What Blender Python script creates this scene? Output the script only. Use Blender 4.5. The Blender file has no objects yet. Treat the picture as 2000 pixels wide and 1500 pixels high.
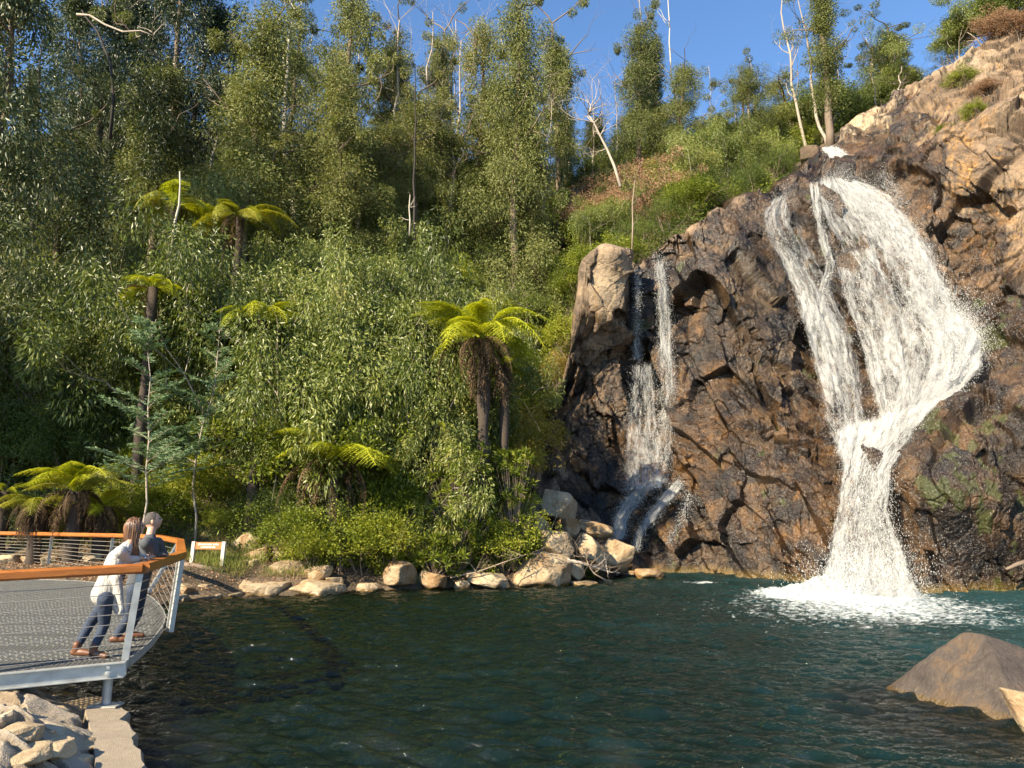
import bpy, math, random
import numpy as np
from mathutils import Vector, Matrix

# ------------------------------------------------------------ camera, sky, sun, exposure
SC = bpy.context.scene
COL = SC.collection
CAM_Z, FPX, PITCH = 2.4, 1400.0, math.atan(250 / 1400.0)
cam_d = bpy.data.cameras.new("camera"); cam = bpy.data.objects.new("camera", cam_d); COL.objects.link(cam)
cam.location = (0, 0, CAM_Z); cam.rotation_euler = (math.pi / 2 + PITCH, 0, 0)
cam_d.sensor_width = 36; cam_d.lens = 36 * FPX / 2000.0; cam_d.clip_start = .1; cam_d.clip_end = 3000
SC.camera = cam
SUN_EL = math.radians(33)
SUN_AZ = np.array([-.72, -.69]); SUN_AZ /= np.linalg.norm(SUN_AZ)
W = bpy.data.worlds.new("World"); SC.world = W; W.use_nodes = True
wn = W.node_tree.nodes; wl = W.node_tree.links
sky = wn.new('ShaderNodeTexSky'); sky.sky_type = 'NISHITA'; sky.sun_disc = False
sky.sun_elevation = SUN_EL; sky.sun_rotation = math.atan2(SUN_AZ[0], SUN_AZ[1])
sky.altitude = 600; sky.air_density = 1.0; sky.dust_density = 0; sky.ozone_density = 3.5
bg = wn['Background']; bg.inputs[1].default_value = .09
hs_ = wn.new('ShaderNodeHueSaturation'); hs_.inputs['Saturation'].default_value = 1.08; hs_.inputs['Value'].default_value = 1.15
wl.new(sky.outputs[0], hs_.inputs['Color']); wl.new(hs_.outputs[0], bg.inputs[0])
sl = bpy.data.lights.new("sun", 'SUN'); so = bpy.data.objects.new("sun", sl); COL.objects.link(so)
sl.energy = 5.0; sl.angle = math.radians(.55); sl.color = (1, .86, .62)
sd = Vector((SUN_AZ[0] * math.cos(SUN_EL), SUN_AZ[1] * math.cos(SUN_EL), math.sin(SUN_EL)))
so.rotation_euler = sd.to_track_quat('Z', 'Y').to_euler()
SC.view_settings.view_transform = 'Standard'; SC.view_settings.look = 'None'
SC.view_settings.exposure = 1.45; SC.view_settings.gamma = 1
SC.render.engine = 'CYCLES'
cy = SC.cycles
cy.use_denoising = True; cy.max_bounces = 6; cy.diffuse_bounces = 3; cy.glossy_bounces = 2
cy.transmission_bounces = 4; cy.transparent_max_bounces = 16; cy.caustics_reflective = False; cy.caustics_refractive = False
cy.use_adaptive_sampling = True; cy.adaptive_threshold = .015
cy.sample_clamp_indirect = 6

# ------------------------------------------------------------ helpers
CP, SP = math.cos(PITCH), math.sin(PITCH)
def P(px, py, Y):
    """point of the place seen at photo pixel (px,py) at ground distance Y"""
    px, py, Y = np.asarray(px, float), np.asarray(py, float), np.asarray(Y, float)
    u = (px - 1000) / FPX; v = (750 - py) / FPX
    t = Y / (CP - v * SP)
    return np.stack(np.broadcast_arrays(u * t, Y + 0 * px, CAM_Z + t * (SP + v * CP)), -1)
def PZ(px, py, z):
    """point at pixel on the horizontal plane z"""
    u = (px - 1000) / FPX; v = (750 - py) / FPX
    t = (z - CAM_Z) / (SP + v * CP)
    return np.array([u * t, t * (CP - v * SP), z])
def hsh(ix, iy, iz, s=0):
    M = 0xFFFFFFFF
    ix = ix.astype(np.int64); iy = iy.astype(np.int64); iz = iz.astype(np.int64)
    h = (ix * 374761393 + iy * 668265263 + iz * 2147483647 + s * 1274126177) & M
    h = ((h ^ (h >> 13)) * 1274126177) & M
    h = ((h ^ (h >> 16)) * 2246822519) & M
    h = h ^ (h >> 15)
    return (h & 0xFFFFFF) / float(0x1000000)
def vnoise(p, s=0):
    p = np.asarray(p, float); i = np.floor(p); f = p - i; f = f * f * (3 - 2 * f)
    i = i.astype(np.int64); out = 0
    for dx in (0, 1):
        for dy in (0, 1):
            for dz in (0, 1):
                w = (f[..., 0] if dx else 1 - f[..., 0]) * (f[..., 1] if dy else 1 - f[..., 1]) * (f[..., 2] if dz else 1 - f[..., 2])
                out = out + w * hsh(i[..., 0] + dx, i[..., 1] + dy, i[..., 2] + dz, s)
    return out * 2 - 1
def fbm(p, o=4, s=0, g=.5):
    a, r, q = 1.0, 0, np.asarray(p, float)
    for k in range(o):
        r = r + a * vnoise(q, s + k); a *= g; q = q * 2.03 + 7.1
    return r
def voro(p, s=0):
    c = np.floor(p).astype(np.int64); n = len(p)
    d1 = np.full(n, 9e9); d2 = np.full(n, 9e9); vec = np.zeros((n, 3)); cid = np.zeros((n, 3), np.int64)
    for dx in (-1, 0, 1):
        for dy in (-1, 0, 1):
            for dz in (-1, 0, 1):
                q = c + np.array([dx, dy, dz])
                pt = q + np.stack([hsh(q[:, 0], q[:, 1], q[:, 2], s + k) for k in (1, 2, 3)], -1)
                dv = p - pt; ad = np.abs(dv); d = (ad.max(-1) * .75 + ad.sum(-1) * .22) ** 2
                m = d < d1
                d2 = np.where(m, d1, np.minimum(d2, d)); d1 = np.where(m, d, d1)
                vec[m] = dv[m]; cid[m] = q[m]
    r = np.stack([hsh(cid[:, 0], cid[:, 1], cid[:, 2], s + k) for k in (11, 12, 13, 14)], -1)
    return np.sqrt(d1), np.sqrt(d2), vec, r
def facets(p, scale, amp, s, anis=(1, 1, 1), tilt=1.3, crack=.5, cw=.07):
    q = p * np.array(anis) / scale
    q = q + .09 * np.stack([vnoise(q * .9, s + 40), vnoise(q * .9, s + 41), vnoise(q * .9, s + 42)], -1)
    f1, f2, vec, r = voro(q, s)
    e = np.clip((f2 - f1) / cw, 0, 1); facets.tone = r[:, 0]; facets.edge = 1 - e
    return amp * ((r[:, 3] - .5) + tilt * ((r[:, :3] - .5) * vec).sum(-1) * 2 - crack * (1 - e * e * (3 - 2 * e)))
def tps(pts, vals, reg=.02):
    pts = np.asarray(pts, float); n = len(pts)
    def U(r2): return np.where(r2 > 0, .5 * r2 * np.log(np.maximum(r2, 1e-12)), 0)
    D = ((pts[:, None] - pts[None]) ** 2).sum(-1)
    A = np.zeros((n + 3, n + 3)); A[:n, :n] = U(D) + np.eye(n) * reg
    A[:n, n] = 1; A[:n, n + 1:] = pts; A[n, :n] = 1; A[n + 1:, :n] = pts.T
    w = np.linalg.solve(A, np.concatenate([vals, [0, 0, 0]]))
    def f(q):
        q = np.asarray(q, float); sh = q.shape[:-1]; q = q.reshape(-1, 2); out = np.empty(len(q))
        for k in range(0, len(q), 40000):
            qq = q[k:k + 40000]
            out[k:k + 40000] = U(((qq[:, None] - pts[None]) ** 2).sum(-1)) @ w[:n] + w[n] + qq @ w[n + 1:]
        return out.reshape(sh)
    return f
def sstep(a, b, x):
    t = np.clip((x - a) / (b - a), 0, 1); return t * t * (3 - 2 * t)

def mesh(name, v, f, mat=None, smooth=False, attrs=None, uv=None):
    v = np.asarray(v, np.float32).reshape(-1, 3)
    me = bpy.data.meshes.new(name)
    if isinstance(f, np.ndarray):
        k = f.shape[1]; m = len(f)
        me.vertices.add(len(v)); me.vertices.foreach_set('co', v.ravel())
        me.loops.add(m * k); me.loops.foreach_set('vertex_index', f.astype(np.int32).ravel())
        me.polygons.add(m); me.polygons.foreach_set('loop_start', np.arange(0, m * k, k, dtype=np.int32))
        me.update(calc_edges=True)
    else:
        me.from_pydata([tuple(map(float, x)) for x in v], [], [tuple(int(i) for i in x) for x in f]); me.update()
    me.polygons.foreach_set('use_smooth', np.full(len(me.polygons), bool(smooth)))
    if attrs:
        for an, av in attrs.items():
            a = me.attributes.new(an, 'FLOAT', 'POINT'); a.data.foreach_set('value', np.asarray(av, np.float32).ravel())
    if uv is not None:
        l = me.uv_layers.new(name='uv'); idx = np.empty(len(me.loops), np.int32); me.loops.foreach_get('vertex_index', idx)
        l.data.foreach_set('uv', np.asarray(uv, np.float32)[idx].ravel())
    if mat: me.materials.append(mat)
    me.validate(verbose=False) if not isinstance(f, np.ndarray) else None
    return me
def link(name, me, parent=None):
    o = bpy.data.objects.new(name, me); COL.objects.link(o)
    if parent is not None: o.parent = parent
    return o
def tag(o, label=None, cat=None, group=None, kind=None):
    if label: o['label'] = label
    if cat: o['category'] = cat
    if group: o['group'] = group
    if kind: o['kind'] = kind
    return o
def empty(name, loc=(0, 0, 0), rz=0):
    o = bpy.data.objects.new(name, None); COL.objects.link(o); o.location = [float(c) for c in loc]; o.rotation_euler = (0, 0, rz)
    o.empty_display_size = .1
    return o
def copy_tree(o, parent=None):
    c = o.copy(); COL.objects.link(c)
    if parent is not None: c.parent = parent
    for ch in list(o.children): copy_tree(ch, c)
    return c
class MB:
    """collects polygons into one mesh"""
    def __init__(s): s.v = []; s.f = []
    def add(s, v, f):
        n = len(s.v); s.v.extend([tuple(map(float, x)) for x in v]); s.f.extend([tuple(i + n for i in x) for x in f]); return s
    def box(s, a, b, M=None):
        v = [(x, y, z) for x in (a[0], b[0]) for y in (a[1], b[1]) for z in (a[2], b[2])]
        if M is not None: v = [tuple(M @ Vector(q)) for q in v]
        return s.add(v, [(0, 1, 3, 2), (4, 6, 7, 5), (0, 4, 5, 1), (2, 3, 7, 6), (0, 2, 6, 4), (1, 5, 7, 3)])
    def beam(s, p, q, w, h, up=(0, 0, 1)):
        p = Vector(p); q = Vector(q); d = (q - p).normalized(); r = d.cross(Vector(up)).normalized(); u = r.cross(d)
        v = [c + r * (a * w / 2) + u * (b * h / 2) for c in (p, q) for a, b in ((-1, -1), (1, -1), (1, 1), (-1, 1))]
        return s.add(v, [(3, 2, 1, 0), (4, 5, 6, 7), (0, 1, 5, 4), (1, 2, 6, 5), (2, 3, 7, 6), (3, 0, 4, 7)])
    def tube(s, pts, rad, n=6, cap=True):
        pts = [Vector([float(c) for c in p]) for p in pts]; m = len(pts)
        rad = [rad] * m if np.isscalar(rad) else list(rad)
        V = []; F = []; up = None
        for i in range(m):
            t = (pts[min(i + 1, m - 1)] - pts[max(i - 1, 0)]).normalized()
            if up is None:
                up = t.orthogonal().normalized()
            else:
                up = (up - t * up.dot(t)); up = up.normalized() if up.length > 1e-6 else t.orthogonal().normalized()
            w = t.cross(up)
            for k in range(n):
                a = 2 * math.pi * k / n; V.append(pts[i] + (up * math.cos(a) + w * math.sin(a)) * rad[i])
        for i in range(m - 1):
            for k in range(n):
                k2 = (k + 1) % n; F.append((i * n + k, i * n + k2, (i + 1) * n + k2, (i + 1) * n + k))
        if cap: F.append(tuple(range(n))[::-1]); F.append(tuple((m - 1) * n + k for k in range(n)))
        return s.add(V, F)
    def build(s, name, mat, parent=None, smooth=False, bevel=0):
        o = link(name, mesh(name, np.array(s.v), s.f, mat, smooth), parent)
        if bevel:
            b = o.modifiers.new('b', 'BEVEL'); b.width = bevel; b.segments = 2; b.limit_method = 'ANGLE'
        return o

# ------------------------------------------------------------ materials
class NT:
    def __init__(s, name):
        s.m = bpy.data.materials.new(name); s.m.use_nodes = True; s.t = s.m.node_tree; s.n = s.t.nodes; s.l = s.t.links
        s.b = s.n['Principled BSDF']; s.out = s.n['Material Output']
    def new(s, t, **kw):
        n = s.n.new(t)
        for k, v in kw.items():
            if hasattr(n, k) and not k.startswith('i_'): setattr(n, k, v)
        return n
    def lk(s, a, b): s.l.new(a, b); return b
    def val(s, sock, v):
        if hasattr(v, 'links') or hasattr(v, 'is_linked'): s.l.new(v, sock)
        else: sock.default_value = v
    def math(s, op, a, b=0.0, c=None, clamp=False):
        n = s.new('ShaderNodeMath', operation=op, use_clamp=clamp); s.val(n.inputs[0], a); s.val(n.inputs[1], b)
        if c is not None: s.val(n.inputs[2], c)
        return n.outputs[0]
    def pos(s): return s.new('ShaderNodeNewGeometry').outputs['Position']
    def obj(s): return s.new('ShaderNodeTexCoord').outputs['Object']
    def mapv(s, v, sc=(1, 1, 1), rot=(0, 0, 0), loc=(0, 0, 0)):
        n = s.new('ShaderNodeMapping'); s.lk(v, n.inputs[0]); n.inputs['Scale'].default_value = sc; n.inputs['Rotation'].default_value = rot; n.inputs['Location'].default_value = loc
        return n.outputs[0]
    def noise(s, v, scale, detail=4, rough=.55, dist=0, out=0):
        n = s.new('ShaderNodeTexNoise'); s.lk(v, n.inputs['Vector']); n.inputs['Scale'].default_value = scale; n.inputs['Detail'].default_value = detail
        n.inputs['Roughness'].default_value = rough; n.inputs['Distortion'].default_value = dist
        return n.outputs[out]
    def vor(s, v, scale, feature='F1', out='Distance', rnd=1):
        n = s.new('ShaderNodeTexVoronoi', feature=feature); s.lk(v, n.inputs['Vector']); n.inputs['Scale'].default_value = scale; n.inputs['Randomness'].default_value = rnd
        return n.outputs[out]
    def ramp(s, fac, stops, interp='LINEAR'):
        n = s.new('ShaderNodeValToRGB'); s.val(n.inputs[0], fac); e = n.color_ramp.elements; n.color_ramp.interpolation = interp
        while len(e) < len(stops): e.new(.5)
        for k, (p, c) in enumerate(stops):
            e[k].position = p; e[k].color = (c, c, c, 1) if np.isscalar(c) else (*c, 1)
        return n.outputs[0]
    def mix(s, fac, a, b, blend='MIX'):
        n = s.new('ShaderNodeMix', data_type='RGBA', blend_type=blend); s.val(n.inputs[0], fac)
        for sk, v in ((n.inputs[6], a), (n.inputs[7], b)):
            if isinstance(v, tuple): sk.default_value = (*v, 1)
            else: s.lk(v, sk)
        return n.outputs[2]
    def attr(s, name): return s.new('ShaderNodeAttribute', attribute_name=name).outputs['Fac']
    def bump(s, h, st=.5, dist=.05, nrm=None):
        n = s.new('ShaderNodeBump'); n.inputs['Strength'].default_value = st; n.inputs['Distance'].default_value = dist; s.lk(h, n.inputs['Height'])
        if nrm is not None: s.lk(nrm, n.inputs['Normal'])
        return n.outputs[0]
    def set(s, **kw):
        for k, v in kw.items():
            k = {'col': 'Base Color', 'rough': 'Roughness', 'spec': 'Specular IOR Level', 'metal': 'Metallic', 'nrm': 'Normal', 'ior': 'IOR'}[k]
            sk = s.b.inputs[k]
            if isinstance(v, tuple): sk.default_value = (*v, 1)
            else: s.val(sk, v)
        return s

def leaf_mat(name, dark, mid, light, rough=.42, trans=.28, spec=.5, extra=None, fr=.0):
    t = NT(name)
    g = t.new('ShaderNodeNewGeometry'); ri = g.outputs['Random Per Island']; oi = t.new('ShaderNodeObjectInfo').outputs['Random']
    n = t.noise(g.outputs['Position'], .55, 2)
    f = t.math('ADD', t.math('MULTIPLY', ri, .55), t.math('MULTIPLY', n, .55)); f = t.math('ADD', f, t.math('MULTIPLY', oi, .42)); f = t.math('SUBTRACT', f, .27)
    st = [(.05, dark), (.5, mid), (.88, light)]
    if extra: st.append((.97, extra))
    c = t.ramp(f, st)
    t.set(col=c, rough=rough, spec=spec)
    tr = t.new('ShaderNodeBsdfTranslucent'); t.lk(t.mix(1.0, c, (1.0, 1.0, .45), 'MULTIPLY'), tr.inputs[0])
    mx = t.new('ShaderNodeMixShader'); mx.inputs[0].default_value = trans
    t.lk(t.b.outputs[0], mx.inputs[1]); t.lk(tr.outputs[0], mx.inputs[2]); t.lk(mx.outputs[0], t.out.inputs[0])
    return t.m
def simple(name, col, rough=.6, metal=0, var=.25, scale=8, bump=.0, bscale=60, spec=.5, st=(1, 1, 1)):
    t = NT(name); v = t.mapv(t.obj(), st)
    n = t.noise(v, scale, 5, .6)
    c = t.mix(n, tuple(x * (1 - var) for x in col), tuple(min(1, x * (1 + var)) for x in col))
    t.set(col=c, rough=rough, metal=metal, spec=spec)
    if bump: t.set(nrm=t.bump(t.noise(v, bscale, 4), bump, .02))
    return t.m
M = {}
M['gum'] = leaf_mat('gum_leaf', (.038, .058, .010), (.140, .175, .028), (.32, .34, .095), .4, .32, .45, (.36, .30, .09))
M['gum_dark'] = leaf_mat('dark_gum_leaf', (.022, .034, .010), (.055, .078, .022), (.12, .14, .045), .42, .2, .45, (.15, .14, .06))  # dark green leaves, with shade from neighbouring trees put into the colour
M['gum_tall'] = leaf_mat('tall_gum_leaf', (.042, .056, .014), (.145, .165, .040), (.29, .295, .095), .5, .28, .35, (.30, .24, .09))
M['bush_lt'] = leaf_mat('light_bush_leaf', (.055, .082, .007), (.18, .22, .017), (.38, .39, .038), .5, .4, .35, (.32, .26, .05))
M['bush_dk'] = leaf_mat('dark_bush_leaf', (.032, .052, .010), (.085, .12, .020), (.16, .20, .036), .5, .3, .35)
M['yellow'] = leaf_mat('yellow_leaf', (.16, .13, .012), (.29, .22, .02), (.42, .28, .04), .55, .3)
M['wattle'] = leaf_mat('wattle_leaf', (.06, .11, .055), (.11, .185, .085), (.19, .28, .13), .5, .25)
M['fern'] = leaf_mat('fern_leaf', (.20, .24, .012), (.40, .43, .020), (.58, .56, .045), .5, .42)
M['fern_dk'] = leaf_mat('fern_leaf_dark', (.12, .14, .014), (.27, .27, .024), (.42, .37, .04), .5, .35)
M['fern_dead'] = leaf_mat('dead_frond', (.05, .032, .02), (.11, .07, .04), (.19, .125, .07), .8, .1, .2)
M['pink'] = leaf_mat('dead_leaf', (.18, .10, .06), (.33, .20, .12), (.45, .29, .18), .7, .2, .2)
M['grassm'] = leaf_mat('grass_blade', (.07, .11, .015), (.17, .20, .035), (.34, .30, .10), .6, .3, .3)
M['clover'] = leaf_mat('clover_leaf', (.07, .14, .012), (.15, .26, .02), (.26, .36, .035), .5, .35, .4)
M['twig'] = simple('twig_bark', (.24, .18, .13), .8, var=.4)
M['bark'] = simple('gum_bark', (.17, .125, .09), .85, var=.55, scale=3, bump=.5, bscale=12, st=(1, 1, .25))
M['pale'] = simple('dead_wood', (.33, .275, .22), .8, var=.35, scale=3, bump=.3, bscale=14, st=(1, 1, .2))
M['white'] = simple('white_gum_bark', (.44, .39, .31), .7, var=.3, scale=2.5, bump=.2, bscale=10, st=(1, 1, .3))
M['char'] = simple('charred_bark', (.035, .028, .024), .9, var=.5, scale=3, bump=.6, bscale=14, st=(1, 1, .3))
M['fern_trunk'] = simple('fern_trunk_bark', (.055, .04, .03), .95, var=.6, scale=18, bump=1, bscale=30)

def rock_mat(name, pale, mid, rust, wetline=False, sc=1.0):
    t = NT(name); p = t.mapv(t.pos(), (1, 1, 1)); o = t.new('ShaderNodeObjectInfo').outputs['Random']
    n1 = t.noise(p, 1.6 * sc, 6, .62, .4); n2 = t.noise(p, 9 * sc, 5, .65); n3 = t.noise(p, 45 * sc, 4, .6)
    f = t.math('ADD', n1, t.math('MULTIPLY', t.math('SUBTRACT', o, .5), .22)); f = t.math('ADD', f, t.math('MULTIPLY', t.math('SUBTRACT', n2, .5), .35))
    c = t.ramp(f, [(.32, rust), (.46, mid), (.62, pale), (.8, tuple(x * 1.12 for x in pale))])
    c = t.mix(t.ramp(n3, [(.30, .55), (.5, 0)]), c, tuple(x * .45 for x in mid))
    rough = .82; nb = t.math('ADD', n2, t.math('MULTIPLY', n3, .35))
    if wetline:
        z = t.new('ShaderNodeSeparateXYZ'); t.lk(t.pos(), z.inputs[0])
        w = t.math('ADD', z.outputs[2], t.math('MULTIPLY', t.math('SUBTRACT', n1, .5), .25))
        wf = t.ramp(w, [(.06, 1), (.17, 0)])
        c = t.mix(wf, c, t.mix(.6, c, (.17, .10, .015), 'MULTIPLY'))
        al = t.ramp(w, [(.0, 1), (.07, 0)]); c = t.mix(t.math('MULTIPLY', al, .7), c, (.20, .115, .012))
        rough = t.math('SUBTRACT', .82, t.math('MULTIPLY', wf, .6))
    t.set(col=c, rough=rough, nrm=t.bump(nb, .55, .035)); return t.m
M['sand'] = rock_mat('sandstone_boulder', (.41, .315, .20), (.30, .215, .125), (.22, .125, .05), True)
# ------------------------------------------------------------ terrain
POOL = np.array([(-2.3, 3.6), (-3.15, 6.25), (-3.55, 7.0), (-4.0, 7.75), (-4.6, 8.6), (-6.5, 10.5), (-8.5, 13), (-10, 16), (-9.8, 19), (-9, 20.4), (-7.6, 21.4), (-6, 21.9),
                 (-4.6, 23.1), (-2, 23.6), (0, 24), (2.6, 25.4), (4.2, 31.5), (6.5, 31.5), (9, 29), (11, 27), (13, 25.5), (17, 25), (22, 23), (24, 15), (20, 6), (10, 1), (4, 1.8), (0, 2.2)], float)
def pool_sd(x, y):
    """signed distance to the pool edge, negative in the water"""
    q = np.stack([x, y], -1); d = np.full(x.shape, 9e9); ins = np.zeros(x.shape, bool); n = len(POOL)
    for i in range(n):
        a = POOL[i]; b = POOL[(i + 1) % n]; ab = b - a
        t = np.clip(((q - a) @ ab) / (ab @ ab), 0, 1)
        d = np.minimum(d, np.sqrt(((q - a - t[..., None] * ab) ** 2).sum(-1)))
        c = (a[1] > y) != (b[1] > y)
        xx = (b[0] - a[0]) * (y - a[1]) / ((b[1] - a[1]) if b[1] != a[1] else 1e-9) + a[0]
        ins ^= c & (x < xx)
    return np.where(ins, -d, d)
# cliff: top line (px -> py), water line, and the distance of the rock face
CT = np.array([(1030, 960), (1060, 880), (1085, 800), (1110, 700), (1150, 520), (1180, 490), (1215, 495), (1245, 520), (1290, 482), (1330, 440), (1400, 425), (1440, 400), (1480, 385), (1530, 358), (1580, 335),
               (1600, 285), (1625, 268), (1645, 248), (1700, 222), (1760, 180), (1850, 130), (1920, 98), (2000, 40), (2100, -20), (2300, -120), (2500, -200)], float)
CB = np.array([(1030, 1135), (1120, 1120), (1200, 1108), (1300, 1120), (1450, 1130), (1590, 1142), (1700, 1150), (1800, 1158), (2000, 1158), (2150, 1162), (2500, 1185)], float)
CD = np.array([(1030, 1135, 26.5), (1120, 1115, 29), (1200, 1105, 31), (1300, 1120, 29.5), (1450, 1130, 27.5), (1590, 1142, 25.2), (1700, 1150, 24.6), (1800, 1158, 22.9), (1900, 1158, 22.6), (2000, 1158, 22.6), (2150, 1160, 21.5), (2500, 1185, 18.5),
    (1030, 950, 29), (1080, 850, 33), (1120, 700, 32), (1150, 520, 31.3), (1195, 500, 30.8), (1200, 600, 31.4), (1150, 700, 32.5), (1200, 800, 33), (1130, 950, 32.5), (1260, 510, 33), (1270, 650, 33.6), (1270, 800, 33), (1230, 950, 32), (1300, 950, 30.6), (1300, 1030, 30),
    (1350, 445, 33), (1400, 550, 31.3), (1460, 620, 30.8), (1510, 690, 31), (1400, 700, 31), (1400, 800, 30.4), (1500, 850, 29.4), (1400, 950, 29), (1500, 950, 27.6), (1590, 930, 26.8), (1550, 1050, 26.2), (1400, 1050, 28.4), (1320, 700, 32.2),
    (1500, 400, 35), (1600, 350, 36.5), (1540, 500, 34), (1600, 600, 32.8), (1650, 450, 35), (1700, 550, 33), (1600, 700, 31.8), (1680, 800, 29.6), (1750, 700, 30.5), (1800, 600, 31), (1860, 650, 29.5), (1890, 690, 28.4), (1800, 790, 27.2), (1720, 850, 27.8), (1640, 870, 28),
    (1680, 950, 26.2), (1700, 1050, 25.4), (1768, 890, 25.4), (1790, 930, 23.6), (1790, 1010, 23.4), (1860, 800, 25.0), (1885, 840, 23.7), (1900, 900, 23.0), (1900, 1050, 22.7), (2000, 740, 24.6), (2000, 900, 22.9), (1930, 640, 29.3), (1990, 570, 28.8), (1850, 500, 32.3), (1900, 400, 32.6), (2000, 300, 31), (2000, 430, 30),
    (1750, 350, 36), (1700, 310, 38), (1850, 250, 35), (1950, 230, 33), (2000, 150, 35), (1605, 300, 40), (1640, 270, 41), (1720, 230, 42), (1720, 290, 38.5), (1800, 180, 41), (1900, 120, 39), (2000, 50, 38),
    (2150, 300, 28), (2500, 300, 23), (2150, 700, 23.5), (2500, 700, 20), (2150, 0, 34), (2500, -150, 29)])
cl_depth = tps(CD[:, :2] / 100, CD[:, 2], .004)
def cdepth(px, py): return cl_depth(np.stack([np.asarray(px, float), np.asarray(py, float)], -1) / 100)
_ct = np.linspace(1060, 2500, 90); _cy = np.interp(_ct, CT[:, 0], CT[:, 1]); _cp = P(_ct, _cy, cdepth(_ct, _cy))
_mx = np.max([cdepth(_ct, np.interp(_ct, CT[:, 0], CT[:, 1]) * (1 - w) + np.interp(_ct, CB[:, 0], CB[:, 1]) * w) for w in np.linspace(0, 1, 25)], axis=0)
_sh = np.maximum(_mx + 1.1 - _cp[:, 1], .4); _cp[:, 0] *= (_cp[:, 1] + _sh) / _cp[:, 1]; _cp[:, 1] += _sh; _cp[:, 2] += _sh * .3
ca = _cp[:, 0] / _cp[:, 1]; ix = np.argsort(ca); ca = ca[ix]; cY = _cp[ix, 1]; cZ = _cp[ix, 2]
cY = np.convolve(np.pad(cY, 2, 'edge'), np.ones(5) / 5, 'valid'); cZ = np.convolve(np.pad(cZ, 2, 'edge'), np.ones(5) / 5, 'valid')
HA = np.concatenate([[-6, -1.2, -.6, -.4, -.2, -.05, .02], ca]); HY = np.concatenate([[26, 25, 24, 23.4, 23.8, 24.6, 25.5], cY]); HZ = np.concatenate([[1, .95, .95, .9, .7, .6, .8], cZ - .35])
def ground(x, y):
    x = np.asarray(x, float); y = np.asarray(y, float)
    sd_ = pool_sd(x, y)
    bank = np.where(sd_ > 0, np.minimum(sd_ * .55, .46 + .012 * np.minimum(sd_, 6) + .36 * sstep(19.6, 22.4, y)), np.maximum(sd_ * .7, -2.2))
    a = x / np.maximum(y, 8); yc = np.interp(a, HA, HY); zc = np.interp(a, HA, HZ)
    yc = np.where(y < 8, 60, yc)
    s = np.interp(a, [-1, .03, .12, 1], [.86, .86, .68, .62])
    yr = np.interp(a, [-1, -.3, .1, .3, .5, .9], [72, 74, 60, 54, 50, 48])
    k = y - yc
    hill = zc + np.where(k > 0, np.minimum(k, yr - yc) * s + np.maximum(y - yr, 0) * .06, 0)
    front = zc + np.minimum(k, 0) * 30 - .2
    w = sstep(.02, .1, a)
    hf = bank * (1 - w) + np.maximum(np.minimum(bank, front), -2.2) * w
    hf = np.where((k < 0) & (w > 0), np.where(front > -2.2, np.where(w > .5, np.maximum(front, -2.2), hf), hf), hf)
    h = np.where(k > 0, hill, hf)
    # soften foot of left hill
    blend = sstep(-1.2, 1.2, k) * (1 - w)
    h = np.where(w < .02, bank * (1 - blend) + (zc + np.maximum(k, 0) * s * 1.0 + np.where(y > yr, (y - yr) * (.06 - s), 0)) * blend, h)
    n = fbm(np.stack([x * .16, y * .16, 0 * x], -1), 4, 5)
    return h + n * .9 * sstep(1, 8, k) * (1 - .6 * w) + .06 * fbm(np.stack([x * 1.4, y * 1.4, 0 * x + 3], -1), 3, 9) * np.where(sd_ > 0, 1, .3)
def nonuni(lo, hi, mid0, mid1, n_mid, n_out):
    return np.concatenate([lo + (mid0 - lo) * (1 - np.linspace(1, 0, n_out, endpoint=False) ** 2), np.linspace(mid0, mid1, n_mid, endpoint=False), mid1 + (hi - mid1) * np.linspace(0, 1, n_out) ** 2])
gx = nonuni(-420, 420, -40, 45, 420, 40); gy = nonuni(-150, 520, -2, 85, 440, 30)
GX, GY = np.meshgrid(gx, gy, indexing='ij'); GZ = ground(GX, GY)
def grid_faces(a, b):
    i, j = np.meshgrid(np.arange(a - 1), np.arange(b - 1), indexing='ij'); n = (i * b + j).ravel()
    return np.stack([n, n + b, n + b + 1, n + 1], -1)
t = NT('forest_soil'); p = t.pos()
n1 = t.noise(p, .7, 6, .65); n2 = t.noise(p, 14, 5, .7)
c = t.ramp(t.math('ADD', t.math('MULTIPLY', n1, .6), t.math('MULTIPLY', n2, .4)), [(.33, (.035, .026, .016)), (.48, (.085, .062, .038)), (.58, (.15, .105, .065)), (.72, (.22, .16, .10))])
t.set(col=c, rough=.95, nrm=t.bump(n2, .9, .08)); M['soil'] = t.m
g_ = link('ground', mesh('ground', np.stack([GX, GY, GZ], -1).reshape(-1, 3), grid_faces(len(gx), len(gy)), M['soil'], True)); tag(g_, kind='structure')

# ------------------------------------------------------------ water
def wfall(x, y): return np.sqrt(((x - 9.8) / 1.5) ** 2 + (y - 22.6) ** 2)
wx = np.concatenate([np.linspace(-14, -8, 80, endpoint=False), np.linspace(-8, 10, 640, endpoint=False), np.linspace(10, 26, 280)])
wy = np.concatenate([np.linspace(-2, 5.5, 40, endpoint=False), 5.5 + 27.5 * np.linspace(0, 1, 820) ** 1.35])
WX, WY = np.meshgrid(wx, wy, indexing='ij'); P3 = np.stack([WX, WY, 0 * WX], -1)
rs = np.random.RandomState(4); H = 0 * WX
dF = wfall(WX, WY)
warp = fbm(P3 * .35, 2, 3) * .9
for k in range(44):                                                       # wind and fall ripples
    an = rs.normal(1.36, .36); lam = 10 ** rs.uniform(-.92, -.22); kk = 2 * math.pi / lam
    ph = rs.rand() * 6.3
    H += .019 * lam ** .95 * np.sin(kk * (WX * math.cos(an) + WY * math.sin(an)) + warp * 2.4 + ph) * (.6 + .6 * vnoise(P3 * .5 + k * 3.1, k))
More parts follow.
